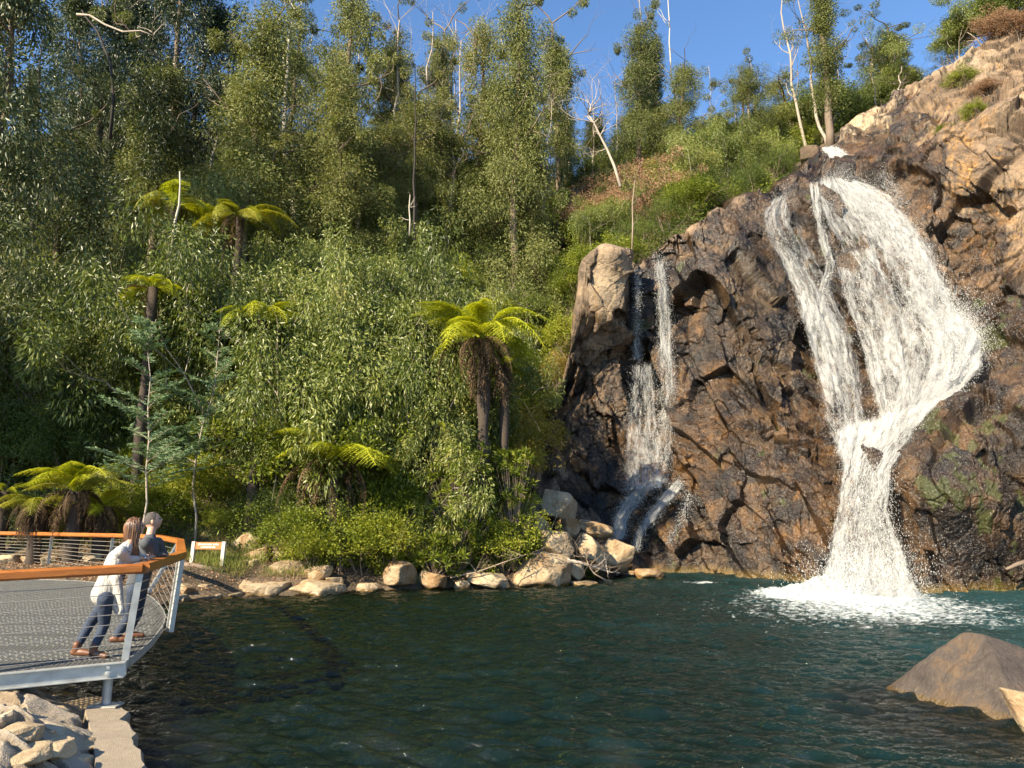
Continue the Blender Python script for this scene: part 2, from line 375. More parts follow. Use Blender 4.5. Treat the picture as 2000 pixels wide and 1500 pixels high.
H += (.014 * np.exp(-dF / 9)) * np.sin(5.2 * dF + 2.5 * warp + 1.3 * vnoise(P3 * 1.2, 8))
H += .011 * fbm(P3 * np.array([2.0, 4.2, 1]), 5, 77, .6) * (.8 + 1.2 * np.exp(-dF / 5))
H += .10 * np.exp(-dF / 1.6) * fbm(P3 * 2.4, 4, 22)
sdw = pool_sd(WX, WY)
shal = sstep(-1.3, -.1, sdw)
bd = np.sqrt((WX - 5.6) ** 2 + (WY - 9.2) ** 2); shal = np.maximum(shal, .75 * sstep(2.3, 1.2, bd))
foam = 1.1 * np.exp(-(((WX - 9.7) / 2.1) ** 2 + ((WY - 22.3) / 1.7) ** 2) ** 1.5) + .47 * np.exp(-(((WX - 9.7) / 3.2) ** 2 + ((WY - 20.6) / 2.4) ** 2)) + .36 * np.exp(-(((WX - 8.8) / 4) ** 2 + ((WY - 17.5) / 2.6) ** 2))
foam = foam + .4 * np.exp(-(((WX - 4.7) / 1.1) ** 2 + ((WY - 29.5) / 1.2) ** 2)) + .5 * np.exp(-(((WX - 6.6) / .9) ** 2 + ((WY - 25.6) / .28) ** 2))
streak = np.exp(-(((WX - 6.2) / 3.2) ** 2 + ((WY - 8.0) / 1.6) ** 2))
t = NT('pool_water'); p = t.pos()
ps = t.new('ShaderNodeSeparateXYZ'); t.lk(p, ps.inputs[0])
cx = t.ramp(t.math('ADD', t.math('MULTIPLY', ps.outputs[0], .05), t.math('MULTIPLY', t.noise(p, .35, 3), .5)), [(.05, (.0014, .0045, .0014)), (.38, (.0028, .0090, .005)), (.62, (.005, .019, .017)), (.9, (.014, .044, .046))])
dif = t.new('ShaderNodeBsdfDiffuse'); t.lk(cx, dif.inputs[0])
trn = t.new('ShaderNodeBsdfTransparent'); trn.inputs[0].default_value = (.62, .60, .38, 1)
m1 = t.new('ShaderNodeMixShader'); t.lk(t.math('MULTIPLY', t.attr('shallow'), .8), m1.inputs[0]); t.lk(dif.outputs[0], m1.inputs[1]); t.lk(trn.outputs[0], m1.inputs[2])
pv = t.mapv(p, (1, 1.5, 1)); hb = t.math('ADD', t.noise(pv, 4, 5, .65, .6), t.math('MULTIPLY', t.noise(pv, 18, 3, .6, .3), .35))
nb = t.bump(hb, .9, .09)
gl = t.new('ShaderNodeBsdfGlossy'); gl.inputs['Roughness'].default_value = .04; t.lk(nb, gl.inputs['Normal'])
fr = t.new('ShaderNodeFresnel'); fr.inputs[0].default_value = 1.48; t.lk(nb, fr.inputs['Normal'])
m2 = t.new('ShaderNodeMixShader'); t.lk(fr.outputs[0], m2.inputs[0]); t.lk(m1.outputs[0], m2.inputs[1]); t.lk(gl.outputs[0], m2.inputs[2])
fo = t.new('ShaderNodeBsdfDiffuse'); t.lk(t.ramp(t.noise(p, 9, 4, .7, .8), [(.35, (.20, .25, .26)), (.6, (.56, .57, .56))]), fo.inputs[0])
fn = t.math('ADD', t.noise(t.mapv(p, (1, 1.6, 1)), 3.2, 6, .72, 1.4), t.math('MULTIPLY', t.vor(t.mapv(p, (1, 1.8, 1)), 6), .18))
ff = t.ramp(t.math('ADD', t.attr('foam'), t.math('SUBTRACT', t.math('MULTIPLY', fn, 1.25), 1.02)), [(.0, 0), (.34, 1)])
m3 = t.new('ShaderNodeMixShader'); t.lk(ff, m3.inputs[0]); t.lk(m2.outputs[0], m3.inputs[1]); t.lk(fo.outputs[0], m3.inputs[2]); t.lk(m3.outputs[0], t.out.inputs[0])
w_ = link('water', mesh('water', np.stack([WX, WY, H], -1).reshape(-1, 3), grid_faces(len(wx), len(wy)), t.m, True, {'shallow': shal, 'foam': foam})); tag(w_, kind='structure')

# ------------------------------------------------------------ cliff
NCX, NCY = 620, 560
cpx = np.linspace(1030, 2480, NCX)
cpx = np.concatenate([np.linspace(1030, 2030, 560, endpoint=False), np.linspace(2030, 2500, 80)]); NCX = len(cpx)
ctop = np.interp(cpx, CT[:, 0], CT[:, 1]); cbot = np.interp(cpx, CB[:, 0], CB[:, 1])
ctop = ctop + 5 * vnoise(np.stack([cpx * .03, 0 * cpx, 0 * cpx], -1), 3) * (cpx < 1600)
tt = np.linspace(0, 1, NCY)
PX = cpx[:, None] + 0 * tt; PY = ctop[:, None] * (1 - tt) + cbot[:, None] * tt
base = P(PX, PY, cdepth(PX, PY))
below = np.repeat(base[:, -1:, :], 6, 1); below[:, :, 2] -= np.linspace(.12, 1.6, 6); below[:, :, 1] -= np.linspace(.0, .3, 6)
back = np.repeat(base[:, :1, :], 22, 1); bk = np.linspace(7, .33, 22); back[:, :, 1] += bk; back[:, :, 0] += bk * (base[:, :1, 0] / base[:, :1, 1]); back[:, :, 2] += bk * .35 - .25 * np.clip(bk - 1, 0, 9)
CV = np.concatenate([back, base, below], 1)
def gnorm(G):
    a = np.gradient(G, axis=0); b = np.gradient(G, axis=1); n = np.cross(b, a); n /= np.linalg.norm(n, axis=-1, keepdims=True) + 1e-9
    return np.where(((n * np.array([-.2, -1, .6])).sum(-1) < 0)[..., None], -n, n)
CN = gnorm(CV)
# smooth normals
for _ in range(6):
    CN[1:-1, 1:-1] = (CN[1:-1, 1:-1] * 2 + CN[:-2, 1:-1] + CN[2:, 1:-1] + CN[1:-1, :-2] + CN[1:-1, 2:]) / 6
CN /= np.linalg.norm(CN, axis=-1, keepdims=True) + 1e-9
def blur(D_):
    D_ = D_.reshape(NCX, -1).copy()
    for _ in range(2):
        D_[1:-1] = (D_[:-2] + 2 * D_[1:-1] + D_[2:]) / 4; D_[:, 1:-1] = (D_[:, :-2] + 2 * D_[:, 1:-1] + D_[:, 2:]) / 4
    return D_.ravel()
q = CV.reshape(-1, 3); R = np.array(Matrix.Rotation(.45, 3, 'Y') @ Matrix.Rotation(.3, 3, 'X') @ Matrix.Rotation(.4, 3, 'Z')); qr = q @ R.T
PXf = np.concatenate([np.repeat(PX[:, :1], 22, 1), PX, np.repeat(PX[:, -1:], 6, 1)], 1).reshape(-1)
PYf = np.concatenate([np.repeat(PY[:, :1], 22, 1), PY, np.repeat(PY[:, -1:], 6, 1)], 1).reshape(-1)
d = blur(facets(qr, 3.6, .80, 1, (1, 1, .5), 1.5, .0, .05)); tone1 = facets.tone
d = d + facets(qr, 1.5, .34, 2, (1, 1.2, .42), 1.6, .18, .03); tone2 = facets.tone; ck = facets.edge
d = d + facets(qr, .62, .10, 3, (1, 1, .5), 1.6, .3, .05) + .0; tone3 = facets.tone; ck = np.maximum(ck, .6 * facets.edge)
d = d + facets(qr, .22, .022, 4, (1, 1, .8), 1.4, .3, .12)
d = d + .03 * fbm(q * 1.5, 4, 31) + .018 * fbm(q * 9, 3, 37)
smoothz = np.exp(-(((PXf - 1720) / 110) ** 2 + ((PYf - 240) / 60) ** 2))          # smoother pale slab
d = d * (1 - .5 * smoothz) * (1 - .6 * np.exp(-(((PXf - 1150) / 70) ** 2 + ((PYf - 540) / 120) ** 2)))
CVd = (q + CN.reshape(-1, 3) * d[:, None]).reshape(NCX, -1, 3)
for _ in range(14):                                                      # even out over-stretched faces
    av = (CVd[:-2, 1:-1] + CVd[2:, 1:-1] + CVd[1:-1, :-2] + CVd[1:-1, 2:]) / 4
    el = np.maximum(np.linalg.norm(CVd[2:, 1:-1] - CVd[:-2, 1:-1], axis=-1), np.linalg.norm(CVd[1:-1, 2:] - CVd[1:-1, :-2], axis=-1))
    wgt = np.clip((el / np.median(el) - 2.6) / 3, 0, .85)[..., None]; wgt[:, :24] *= .3
    CVd[1:-1, 1:-1] = CVd[1:-1, 1:-1] * (1 - wgt) + av * wgt
CVd = CVd.reshape(-1, 3)
# wetness and moss: stains that belong to the rock
def blob(cx_, cy_, rx, ry): return np.exp(-(((PXf - cx_) / rx) ** 2 + ((PYf - cy_) / ry) ** 2))
nn = fbm(q * .7, 4, 51); nf = fbm(q * np.array([2.2, 2.2, .7]), 4, 52)
wet = 1.1 * blob(1700, 560, 210, 330) + .9 * blob(1600, 420, 120, 110) + .9 * blob(1410, 560, 90, 150) + .75 * blob(1400, 850, 180, 170) + 1.0 * blob(1280, 780, 100, 320) + .8 * blob(1930, 640, 70, 130) + .9 * blob(1480, 1040, 200, 140) + 1.7 * blob(1880, 960, 190, 250) + 1.0 * blob(1690, 980, 110, 250)
wet += .5 * blob(1700, 330, 60, 50) + .6 * blob(1830, 310, 25, 60) + .5 * blob(1760, 240, 20, 60) + .5 * blob(1100, 900, 70, 200)
wet = np.clip(wet * 1.1 + .35 * nn + .3 * nf - .05, 0, 1)
moss = np.clip(.62 * blob(1860, 860, 130, 170) + .6 * blob(1950, 1000, 120, 160) + .75 * blob(1590, 480, 60, 90) + .75 * blob(1930, 620, 80, 90) + .5 * blob(1620, 720, 80, 120) + .5 * blob(1560, 1000, 80, 80) + .3 * blob(1240, 620, 50, 80) + .95 * nf + .3 * nn - .62, 0, .75)
pale = np.clip(1.2 * blob(1690, 240, 80, 40) + .8 * blob(1190, 560, 45, 70) + .2 * blob(1950, 340, 150, 130) + .5 * blob(1850, 130, 110, 35) + .55 * blob(1470, 780, 70, 110) + .35 * blob(1460, 560, 60, 90) + .25 * nn, 0, 1)
rust = np.clip(.9 * blob(1500, 930, 190, 170) + .7 * blob(1850, 330, 60, 120) + .6 * blob(1680, 300, 80, 60) + .6 * blob(1950, 450, 120, 100) + .45 * blob(1880, 880, 180, 280) + .6 * blob(1300, 900, 120, 200) + .5 * blob(1390, 720, 60, 60) + .6 * nf - .1, 0, 1)
t = NT('cliff_rock'); p = t.pos()
n1 = t.noise(p, .9, 6, .62, .5); n2 = t.noise(p, 5, 6, .68, .2); n3 = t.noise(t.mapv(p, (1, 1, .25)), 7, 4, .6); n4 = t.noise(p, 28, 4, .62)
dry = t.ramp(t.math('ADD', t.math('MULTIPLY', n1, .6), t.math('MULTIPLY', n2, .4)), [(.30, (.042, .030, .024)), (.43, (.105, .070, .046)), (.55, (.195, .128, .077)), (.7, (.29, .20, .125))])
dry = t.mix(t.math('MULTIPLY', t.attr('pale'), .75), dry, t.ramp(n2, [(.3, (.34, .24, .14)), (.6, (.52, .41, .27))]))
rc = t.ramp(n2, [(.30, (.05, .026, .010)), (.46, (.22, .105, .022)), (.62, (.50, .27, .055))])
colr = t.mix(t.math('MULTIPLY', t.attr('rust'), t.ramp(t.noise(p, 1.7, 4, .6, 1.0), [(.42, .15), (.56, 1.0)])), dry, rc)
wetc = t.mix(1.0, colr, t.ramp(n1, [(.42, (.08, .072, .07)), (.62, (.42, .36, .28))]), 'MULTIPLY')
wm = t.ramp(t.math('ADD', t.attr('wet'), t.math('MULTIPLY', t.math('SUBTRACT', n3, .5), .9)), [(.25, 0), (.55, 1)])
tn_ = t.ramp(t.attr('tone'), [(.1, .55), (.5, .95), (.9, 1.3)]); colr = t.mix(1.0, colr, tn_, 'MULTIPLY')
wetc = t.mix(1.0, wetc, tn_, 'MULTIPLY')
colr = t.mix(wm, colr, wetc)
colr = t.mix(t.math('MULTIPLY', t.attr('crack'), .75), colr, (.03, .022, .016))
mm = t.ramp(t.math('ADD', t.attr('moss'), t.math('MULTIPLY', t.math('SUBTRACT', n2, .5), 1.1)), [(.42, 0), (.54, 1)])
colr = t.mix(t.math('MULTIPLY', mm, .8), colr, t.ramp(n4, [(.35, (.016, .020, .005)), (.6, (.055, .065, .011))]))
colr = t.mix(t.ramp(n3, [(.60, 0), (.72, .65)]), colr, (.045, .035, .028))
sz = t.new('ShaderNodeSeparateXYZ'); t.lk(p, sz.inputs[0])
wz = t.ramp(t.math('ADD', sz.outputs[2], t.math('MULTIPLY', t.math('SUBTRACT', n2, .5), .5)), [(.05, 1), (.32, 0)]); colr = t.mix(t.math('MULTIPLY', wz, .42), colr, (.20, .13, .02))
rough = t.math('SUBTRACT', .85, t.math('MULTIPLY', wm, t.ramp(n4, [(.4, .50), (.6, .70)])))
hb = t.math('ADD', t.math('MULTIPLY', n2, .9), t.math('MULTIPLY', n4, .4))
wb = t.math('MULTIPLY', t.noise(t.mapv(p, (1, 1, .6)), 16, 3, .6, .6), t.math('MULTIPLY', wm, .8))
t.set(col=colr, rough=rough, nrm=t.bump(t.math('ADD', hb, wb), .9, .07), spec=.6)
M['cliff'] = t.m
cf = link('cliff', mesh('cliff', CVd, grid_faces(NCX, NCY + 28)[:, ::-1].copy(), M['cliff'], False, {'wet': wet, 'moss': moss, 'pale': pale, 'rust': rust, 'tone': .25 * tone1 + .4 * tone2 + .35 * tone3, 'crack': ck}))
tag(cf, 'wet brown and orange fractured rock cliff the falls run down', 'cliff', kind='structure')
CG = CVd.reshape(NCX, NCY + 28, 3)
def cliff_pt(px, py):
    i = int(np.clip(np.searchsorted(cpx, px), 0, NCX - 1)); j = 22 + int(np.clip((py - ctop[i]) / (cbot[i] - ctop[i]), 0, 1) * (NCY - 1)); return CG[i, j]
# ------------------------------------------------------------ falling water
def fall_mat(name, bias):
    t = NT(name); uvn = t.new('ShaderNodeUVMap'); uvn.uv_map = 'uv'; uv = uvn.outputs[0]
    s1 = t.noise(t.mapv(uv, (2.6, .34, 1)), 1.0, 5, .62, .5); s2 = t.noise(t.mapv(uv, (11, 1.7, 1)), 1.0, 5, .7, .7); s3 = t.noise(t.mapv(uv, (26, 14, 1)), 1.0, 3, .65)
    f = t.math('ADD', t.math('MULTIPLY', s1, 1.05), t.math('MULTIPLY', s2, .85)); f = t.math('ADD', f, t.math('MULTIPLY', s3, .25)); f = t.math('SUBTRACT', f, 1.075 - bias)
    f = t.math('ADD', f, t.math('SUBTRACT', t.attr('dens'), .5))
    al = t.ramp(f, [(.0, 0), (.16, .34), (.42, .93)])
    c = t.ramp(t.math('ADD', s2, t.math('MULTIPLY', s3, .5)), [(.35, (.26, .27, .28)), (.55, (.42, .43, .43)), (.8, (.58, .58, .57))])
    d = t.new('ShaderNodeBsdfDiffuse'); t.lk(c, d.inputs[0]); tr = t.new('ShaderNodeBsdfTranslucent'); tr.inputs[0].default_value = (.7, .7, .69, 1)
    t.lk(t.bump(t.math('ADD', s2, s3), .8, .12), d.inputs['Normal'])
    m = t.new('ShaderNodeMixShader'); m.inputs[0].default_value = .3; t.lk(d.outputs[0], m.inputs[1]); t.lk(tr.outputs[0], m.inputs[2])
    tp = t.new('ShaderNodeBsdfTransparent'); m2 = t.new('ShaderNodeMixShader'); t.lk(al, m2.inputs[0]); t.lk(tp.outputs[0], m2.inputs[1]); t.lk(m.outputs[0], m2.inputs[2]); t.lk(m2.outputs[0], t.out.inputs[0])
    return t.m
M['fall'] = fall_mat('white_water', .21)
M['drop'] = NT('spray_drops').set(col=(.56, .56, .55), rough=.5).m
def path(pts, n):
    pts = np.array(pts, float); d = np.r_[0, np.cumsum(np.linalg.norm(np.diff(pts, axis=0), axis=1))]; s = np.linspace(0, d[-1], n)
    # smooth by Catmull-like averaging
    q = np.stack([np.interp(s, d, pts[:, k]) for k in (0, 1)], -1)
    for _ in range(max(2, n // 25)): q[1:-1] = (q[:-2] + 2 * q[1:-1] + q[2:]) / 4
    return q
def sheet(L, R, off, dens, seed, nu=90, nv=200, edge=.12, bulge=.25, rough=.22):
    """a veil of water between two flow lines; off = distance in front of the rock, dens = list along flow"""
    a = path(L, nv); b = path(R, nv); u = np.linspace(0, 1, nu)
    px = a[:, None, 0] * (1 - u) + b[:, None, 0] * u; py = a[:, None, 1] * (1 - u) + b[:, None, 1] * u
    v = np.linspace(0, 1, nv)[:, None] + 0 * u
    Y = cdepth(px, py) - np.interp(v, np.linspace(0, 1, len(off)), off) - bulge * np.sin(math.pi * u)
    G = P(px, py, Y)
    G[..., 1] -= rough * fbm(np.stack([u * 6 + 0 * v, v * 5, 0 * v + seed], -1), 4, seed)
    G[..., 0] += .06 * fbm(G * 1.6, 3, seed + 5)
    wd = np.linalg.norm(G[:, -1] - G[:, 0], axis=-1).mean(); ln = np.linalg.norm(np.diff(G[:, nu // 2], axis=0), axis=-1).sum()
    UU = np.stack([u * wd + 0 * v + seed * 3.7, v * ln], -1).reshape(-1, 2)
    e = np.minimum(sstep(0, edge, u), sstep(0, edge, 1 - u)) + 0 * v
    if callable(dens): D = dens(u + 0 * v, v)
    else: D = np.interp(v, np.linspace(0, 1, len(dens)), dens)
    D = D - .75 * (1 - e) - .6 * (1 - sstep(0, .07, v))
    return G, D, UU
def add_sheet(par, name, *a, **k):
    G, D, UU = sheet(*a, **k); nv, nu = G.shape[:2]
    return link(name, mesh(name, G.reshape(-1, 3), grid_faces(nv, nu), M['fall'], True, {'dens': D}, UU), par), G, D
def spray(name, par, C, spread, size, rng):
    """many tiny drops as one mesh"""
    n = len(C); c = C + rng.normal(size=(n, 3)) * spread
    s = size * rng.uniform(.4, 1.3, (n, 1)) ; T = np.array([(.7, .7, 3.0), (-.7, -.7, 2.0), (-.7, .7, -2.4), (.7, -.7, -3.0)]) * .6
    an = rng.rand(n) * 6.28; ca_, sa_ = np.cos(an), np.sin(an)
    V = np.empty((n, 4, 3))
    for k in range(4):
        V[:, k, 0] = T[k, 0] * ca_ - T[k, 1] * sa_; V[:, k, 1] = T[k, 0] * sa_ + T[k, 1] * ca_; V[:, k, 2] = T[k, 2]
    V = V * s[:, :, None] + c[:, None]
    F = (np.arange(n) * 4)[:, None, None] + np.array([(0, 1, 2), (0, 3, 1), (0, 2, 3), (1, 3, 2)])
    o = link(name, mesh(name, V.reshape(-1, 3), F.reshape(-1, 3), M['drop']), par); tag(o, kind='stuff'); return o
def samp(G, D, n, rng, p=1.5, emin=.0):
    nv, nu = D.shape; w = np.clip(D.ravel() + .25, 0.02, 1) ** p; w /= w.sum(); i = rng.choice(nv * nu, n, p=w)
    q = G.reshape(-1, 3)[i].copy(); q += rng.normal(size=q.shape) * .05; return q
rng = np.random.RandomState(11)
mf = empty('waterfall', P(1690, 1165, 23.5)); tag(mf, 'wide white waterfall leaping down the wet cliff into the pool', 'waterfall')
S = []
UL = [(1598, 332), (1590, 390), (1602, 440), (1640, 520), (1690, 600), (1715, 680), (1735, 760), (1700, 850)]
UR = [(1640, 335), (1735, 372), (1800, 425), (1850, 520), (1885, 600), (1928, 655), (1920, 720), (1845, 790)]
def dm(u, v): return .22 * np.exp(-(((v - .2) / .22) ** 2 + ((u - .65) / .3) ** 2)) + .30 + .12 * (1 - sstep(.1, .4, u)) + .36 * sstep(.35, .75, u) * sstep(.0, .8, v) + .34 * np.exp(-((v - .0) / .18) ** 2) + .36 * sstep(.62, .95, v) * sstep(.2, .6, u) - .18 * np.exp(-(((v - .4) / .16) ** 2 + ((u - .3) / .22) ** 2))
_, G, D = add_sheet(mf, 'water_veil', UL, UR, (.35, .7, 1.1, 1.2, .9, .5), dm, 1, nu=130, nv=240); S.append((G, D))
_, G, D = add_sheet(mf, 'water_veil', [(1605, 345), (1620, 430), (1690, 530), (1740, 620), (1790, 700), (1800, 770)], [(1650, 345), (1760, 395), (1830, 480), (1870, 580), (1915, 650), (1890, 730)], (.6, 1.2, 1.8, 1.9, 1.4), lambda u, v: .12 + .5 * v * sstep(.2, .7, u), 2, nu=100); S.append((G, D))
_, G, D = add_sheet(mf, 'water_veil', [(1518, 366), (1468, 420), (1494, 480), (1535, 560), (1564, 650), (1586, 760), (1616, 880)], [(1548, 360), (1545, 420), (1580, 500), (1620, 570), (1660, 660), (1690, 760), (1712, 870)], (.5, .6, .8, .9, .8, .6), (.5, .44, .46, .64, .54, .44, .5), 3, nu=80, edge=.25); S.append((G, D))
_, G, D = add_sheet(mf, 'water_veil', [(1570, 352), (1590, 430), (1604, 520), (1590, 580), (1565, 640)], [(1600, 345), (1612, 430), (1634, 520), (1622, 590), (1605, 650)], (.6, .8, .9, .9), (.62, .58, .48, .44), 4, nu=50, edge=.3); S.append((G, D))
_, G, D = add_sheet(mf, 'water_veil', [(1605, 500), (1640, 600), (1668, 700), (1690, 800), (1700, 860)], [(1700, 520), (1730, 620), (1760, 720), (1775, 800), (1775, 850)], (1.0, 1.2, 1.2, .9), (.46, .48, .5, .55), 5, nu=80, edge=.3); S.append((G, D))
LL = [(1606, 835), (1626, 915), (1632, 985), (1612, 1050), (1592, 1100), (1575, 1168)]
LR = [(1872, 755), (1790, 845), (1748, 905), (1748, 990), (1785, 1075), (1815, 1168)]
_, G, D = add_sheet(mf, 'water_veil', LL, LR, (1.6, 1.5, 1.3, 1.3, 1.5, 1.9), (.74, .66, .56, .50, .58, .76), 6, nu=120, edge=.14, rough=.3); S.append((G, D))
_, G, D = add_sheet(mf, 'water_veil', [(1640, 900), (1640, 990), (1620, 1060), (1600, 1170)], [(1755, 880), (1735, 990), (1765, 1080), (1800, 1170)], (1.8, 1.7, 1.8, 2.4), (.3, .3, .4, .5), 7, nu=90, rough=.35); S.append((G, D))
_, G, D = add_sheet(mf, 'side_trickle', [(1700, 318), (1700, 350), (1712, 380), (1740, 400)], [(1722, 315), (1745, 345), (1765, 375), (1790, 410)], (.15, .2, .25), (.22, .26, .2), 8, nu=50, nv=80, edge=.4); S.append((G, D))
for k_, (L_, R_, of_, de_) in enumerate([([(1605, 350), (1625, 450), (1665, 560), (1700, 680), (1720, 780), (1715, 850)], [(1690, 355), (1800, 440), (1860, 560), (1915, 660), (1880, 740), (1800, 820)], (.8, 1.5, 2.0, 1.7, 1.0), (.34, .34, .38, .44, .46)),
    ([(1500, 378), (1480, 440), (1525, 540), (1560, 640), (1590, 760), (1620, 870)], [(1570, 365), (1590, 450), (1650, 560), (1700, 670), (1725, 780), (1735, 865)], (.8, 1.0, 1.1, 1.1, .9), (.30, .28, .38, .38, .34, .42)),
    ([(1640, 470), (1660, 560), (1690, 660), (1715, 760), (1725, 840)], [(1720, 470), (1770, 560), (1810, 660), (1830, 740), (1800, 800)], (1.3, 1.7, 1.7, 1.2), (.44, .48, .52, .58))]):
    _, G, D = add_sheet(mf, 'water_veil', L_, R_, of_, de_, 40 + k_, nu=90, edge=.3, rough=.3)
add_sheet(mf, 'mist_veil', [(1615, 1040), (1590, 1100), (1560, 1172)], [(1775, 1040), (1800, 1100), (1840, 1172)], (1.6, 2.0, 2.6), (.2, .3, .42), 47, nu=90, nv=60, edge=.4, rough=.3)
pts = np.concatenate([samp(G, D, n, rng) for (G, D), n in zip(S, (13000, 7000, 6000, 2500, 5000, 9000, 4000, 1500))])
pts[:, 1] -= np.abs(rng.normal(size=len(pts))) * .25
spray('spray', mf, pts, .09, .0095, rng)
pb = P(rng.normal(1690, 62, 9000), 1160 - np.abs(rng.normal(0, 42, 9000)), rng.normal(22.4, .5, 9000)); pr = P(rng.normal(1875, 30, 12000), rng.normal(665, 44, 12000), rng.normal(28, .5, 12000))
pr2 = P(1635 + 270 * (q_ := rng.rand(9000)) + rng.normal(0, 14, 9000) , 345 + 320 * q_ ** 1.25 + rng.normal(0, 16, 9000), 36 - 8 * q_)
spray('spray', mf, np.concatenate([pb, pr, pr2]), .10, .0095, rng)
# foam mound where it lands
nfx, nfy = 150, 60; FX, FY = np.meshgrid(np.linspace(-1, 1, nfx), np.linspace(-1, 1, nfy), indexing='ij'); rr = np.sqrt(FX ** 2 + FY ** 2)
FZ = .42 * np.clip(1 - rr, 0, 1) ** .8 * (1 + .5 * fbm(np.stack([FX * 9, FY * 5, 0 * FX], -1), 4, 3)) - .03
t = NT('foam').set(col=(.42, .43, .42), rough=.7); t.set(nrm=t.bump(t.noise(t.pos(), 14, 5, .7), .8, .1)); M['foam'] = t.m
mk = (rr < 1.0).ravel(); FF = grid_faces(nfx, nfy); FF = FF[mk[FF].all(1)]
link('foam', mesh('foam', np.stack([9.75 + FX * 1.75, 22.7 + FY * .8, FZ], -1).reshape(-1, 3), FF, M['foam'], True), mf)
# thin fall on the left
tf = empty('waterfall', P(1270, 1105, 30.5)); tag(tf, 'thin two-stranded waterfall trickling down the rock left of the main fall', 'waterfall')
S = []
for k, (L, R_, off, de) in enumerate([
    ([(1270, 492), (1278, 560), (1280, 650), (1282, 760), (1262, 870), (1232, 950)], [(1300, 490), (1308, 560), (1318, 650), (1330, 760), (1332, 870), (1325, 940)], (.2, .4, .5, .5, .4), (.5, .46, .42, .38, .3, .34)),
    ([(1236, 515), (1240, 560), (1236, 640), (1232, 700)], [(1250, 512), (1252, 560), (1250, 640), (1258, 700)], (.15, .3, .3), (.38, .25, .22, .4)),
    ([(1228, 700), (1215, 760), (1200, 850), (1190, 960)], [(1285, 700), (1295, 760), (1310, 850), (1320, 950)], (.5, .7, .8), (.28, .25, .26, .32)),
    ([(1235, 948), (1205, 975), (1192, 1010), (1188, 1060)], [(1330, 925), (1285, 955), (1240, 1000), (1222, 1050)], (.4, .5, .6), (.45, .42, .42, .42)),
    ([(1325, 925), (1280, 970), (1240, 1030), (1222, 1108)], [(1345, 940), (1312, 985), (1262, 1045), (1245, 1112)], (.2, .25, .3), (.34, .4, .36, .4)),
    ([(1345, 955), (1330, 1000), (1300, 1060)], [(1356, 960), (1342, 1005), (1312, 1065)], (.2, .2), (.3, .2))]):
    _, G, D = add_sheet(tf, 'water_strand', L, R_, [o_ + .4 for o_ in off], [d_ + (.05 if k < 2 else .16) for d_ in de], 20 + k, nu=40, nv=140, edge=.3, bulge=.1, rough=.12); S.append((G, D))
pts = np.concatenate([samp(G, D, n, rng) for (G, D), n in zip(S, (9000, 2500, 3000, 5000, 3500, 800))])
spray('spray', tf, pts, .10, .0085, rng)
uf = empty('waterfall', P(1630, 310, 40)); tag(uf, 'small white cascade slipping between boulders at the top of the cliff', 'waterfall')
_, G, D = add_sheet(uf, 'water_veil', [(1601, 287), (1610, 298), (1618, 308)], [(1632, 285), (1655, 298), (1672, 312)], (.35, .4, .45), (.75, .75, .75), 31, nu=40, nv=60, rough=.08)
spray('spray', uf, samp(G, D, 900, rng), .06, .014, rng)

for r_ in (mf, tf, uf):
    for c_ in r_.children: c_.location = -r_.location
# ------------------------------------------------------------ plants
LEAF4 = np.array([(0, 0), (.42, .5), (0, 1), (-.42, .5)])
def leaves(C, Dv, ln, wd, rng, flat=.5):
    """diamond leaves at C pointing along Dv; returns verts and quads"""
    n = len(C); Dv = Dv / (np.linalg.norm(Dv, axis=1, keepdims=True) + 1e-9)
    r = rng.normal(size=(n, 3)); r[:, 2] *= flat; s = np.cross(Dv, r); s /= np.linalg.norm(s, axis=1, keepdims=True) + 1e-9
    ln = ln * rng.uniform(.6, 1.3, (n, 1)); wd = wd * rng.uniform(.7, 1.3, (n, 1)); nm = np.cross(s, Dv)
    V = np.stack([C, C + Dv * ln * .45 + s * wd * .5, C + Dv * ln + nm * ln * .12, C + Dv * ln * .45 - s * wd * .5], 1)
    return V.reshape(-1, 3), np.arange(n * 4).reshape(-1, 4)
def unit(rng, n):
    v = rng.normal(size=(n, 3)); return v / np.linalg.norm(v, axis=1, keepdims=True)
def clumps(cc, cr, per, ln, wd, rng, droop=.8, squash=.8, spread=.8):
    """leaf clumps: centres cc, radii cr, leaves mostly near each clump's outside"""
    n = len(cc); idx = np.repeat(np.arange(n), per); u = unit(rng, len(idx)); rad = rng.rand(len(idx)) ** .33
    off = u * (cr[idx] * rad)[:, None]; off[:, 2] *= squash
    D = u * spread + np.array([0, 0, -droop]) + rng.normal(size=u.shape) * .45
    return leaves(cc[idx] + off, D, ln, wd, rng)
def limb(mb, p, d, L, r, rng, depth, seg=5, wob=.22, fork=2, tips=None, up=.12, n=5, shr=.62):
    p = np.array(p, float); d = np.array(d, float); d /= np.linalg.norm(d); pts = [p.copy()]; rad = [r]
    for k in range(seg):
        d = d + rng.normal(size=3) * wob; d[2] += up * .5; d /= np.linalg.norm(d); p = p + d * L / seg; pts.append(p.copy()); rad.append(r * (1 - .55 * (k + 1) / seg))
    mb.tube(pts, rad, n, cap=False)
    if tips is not None: tips.extend(pts[2:])
    if depth > 0:
        for k in range(fork + (rng.rand() < .4)):
            i = rng.randint(2, seg + 1) if k else seg
            a = rng.normal(size=3); a -= d * a.dot(d); a /= np.linalg.norm(a) + 1e-9
            limb(mb, pts[i], d + a * rng.uniform(.5, 1.1), L * shr * rng.uniform(.7, 1.1), rad[i] * .72, rng, depth - 1, max(3, seg - 1), wob, fork, tips, up, max(3, n - 1), shr)
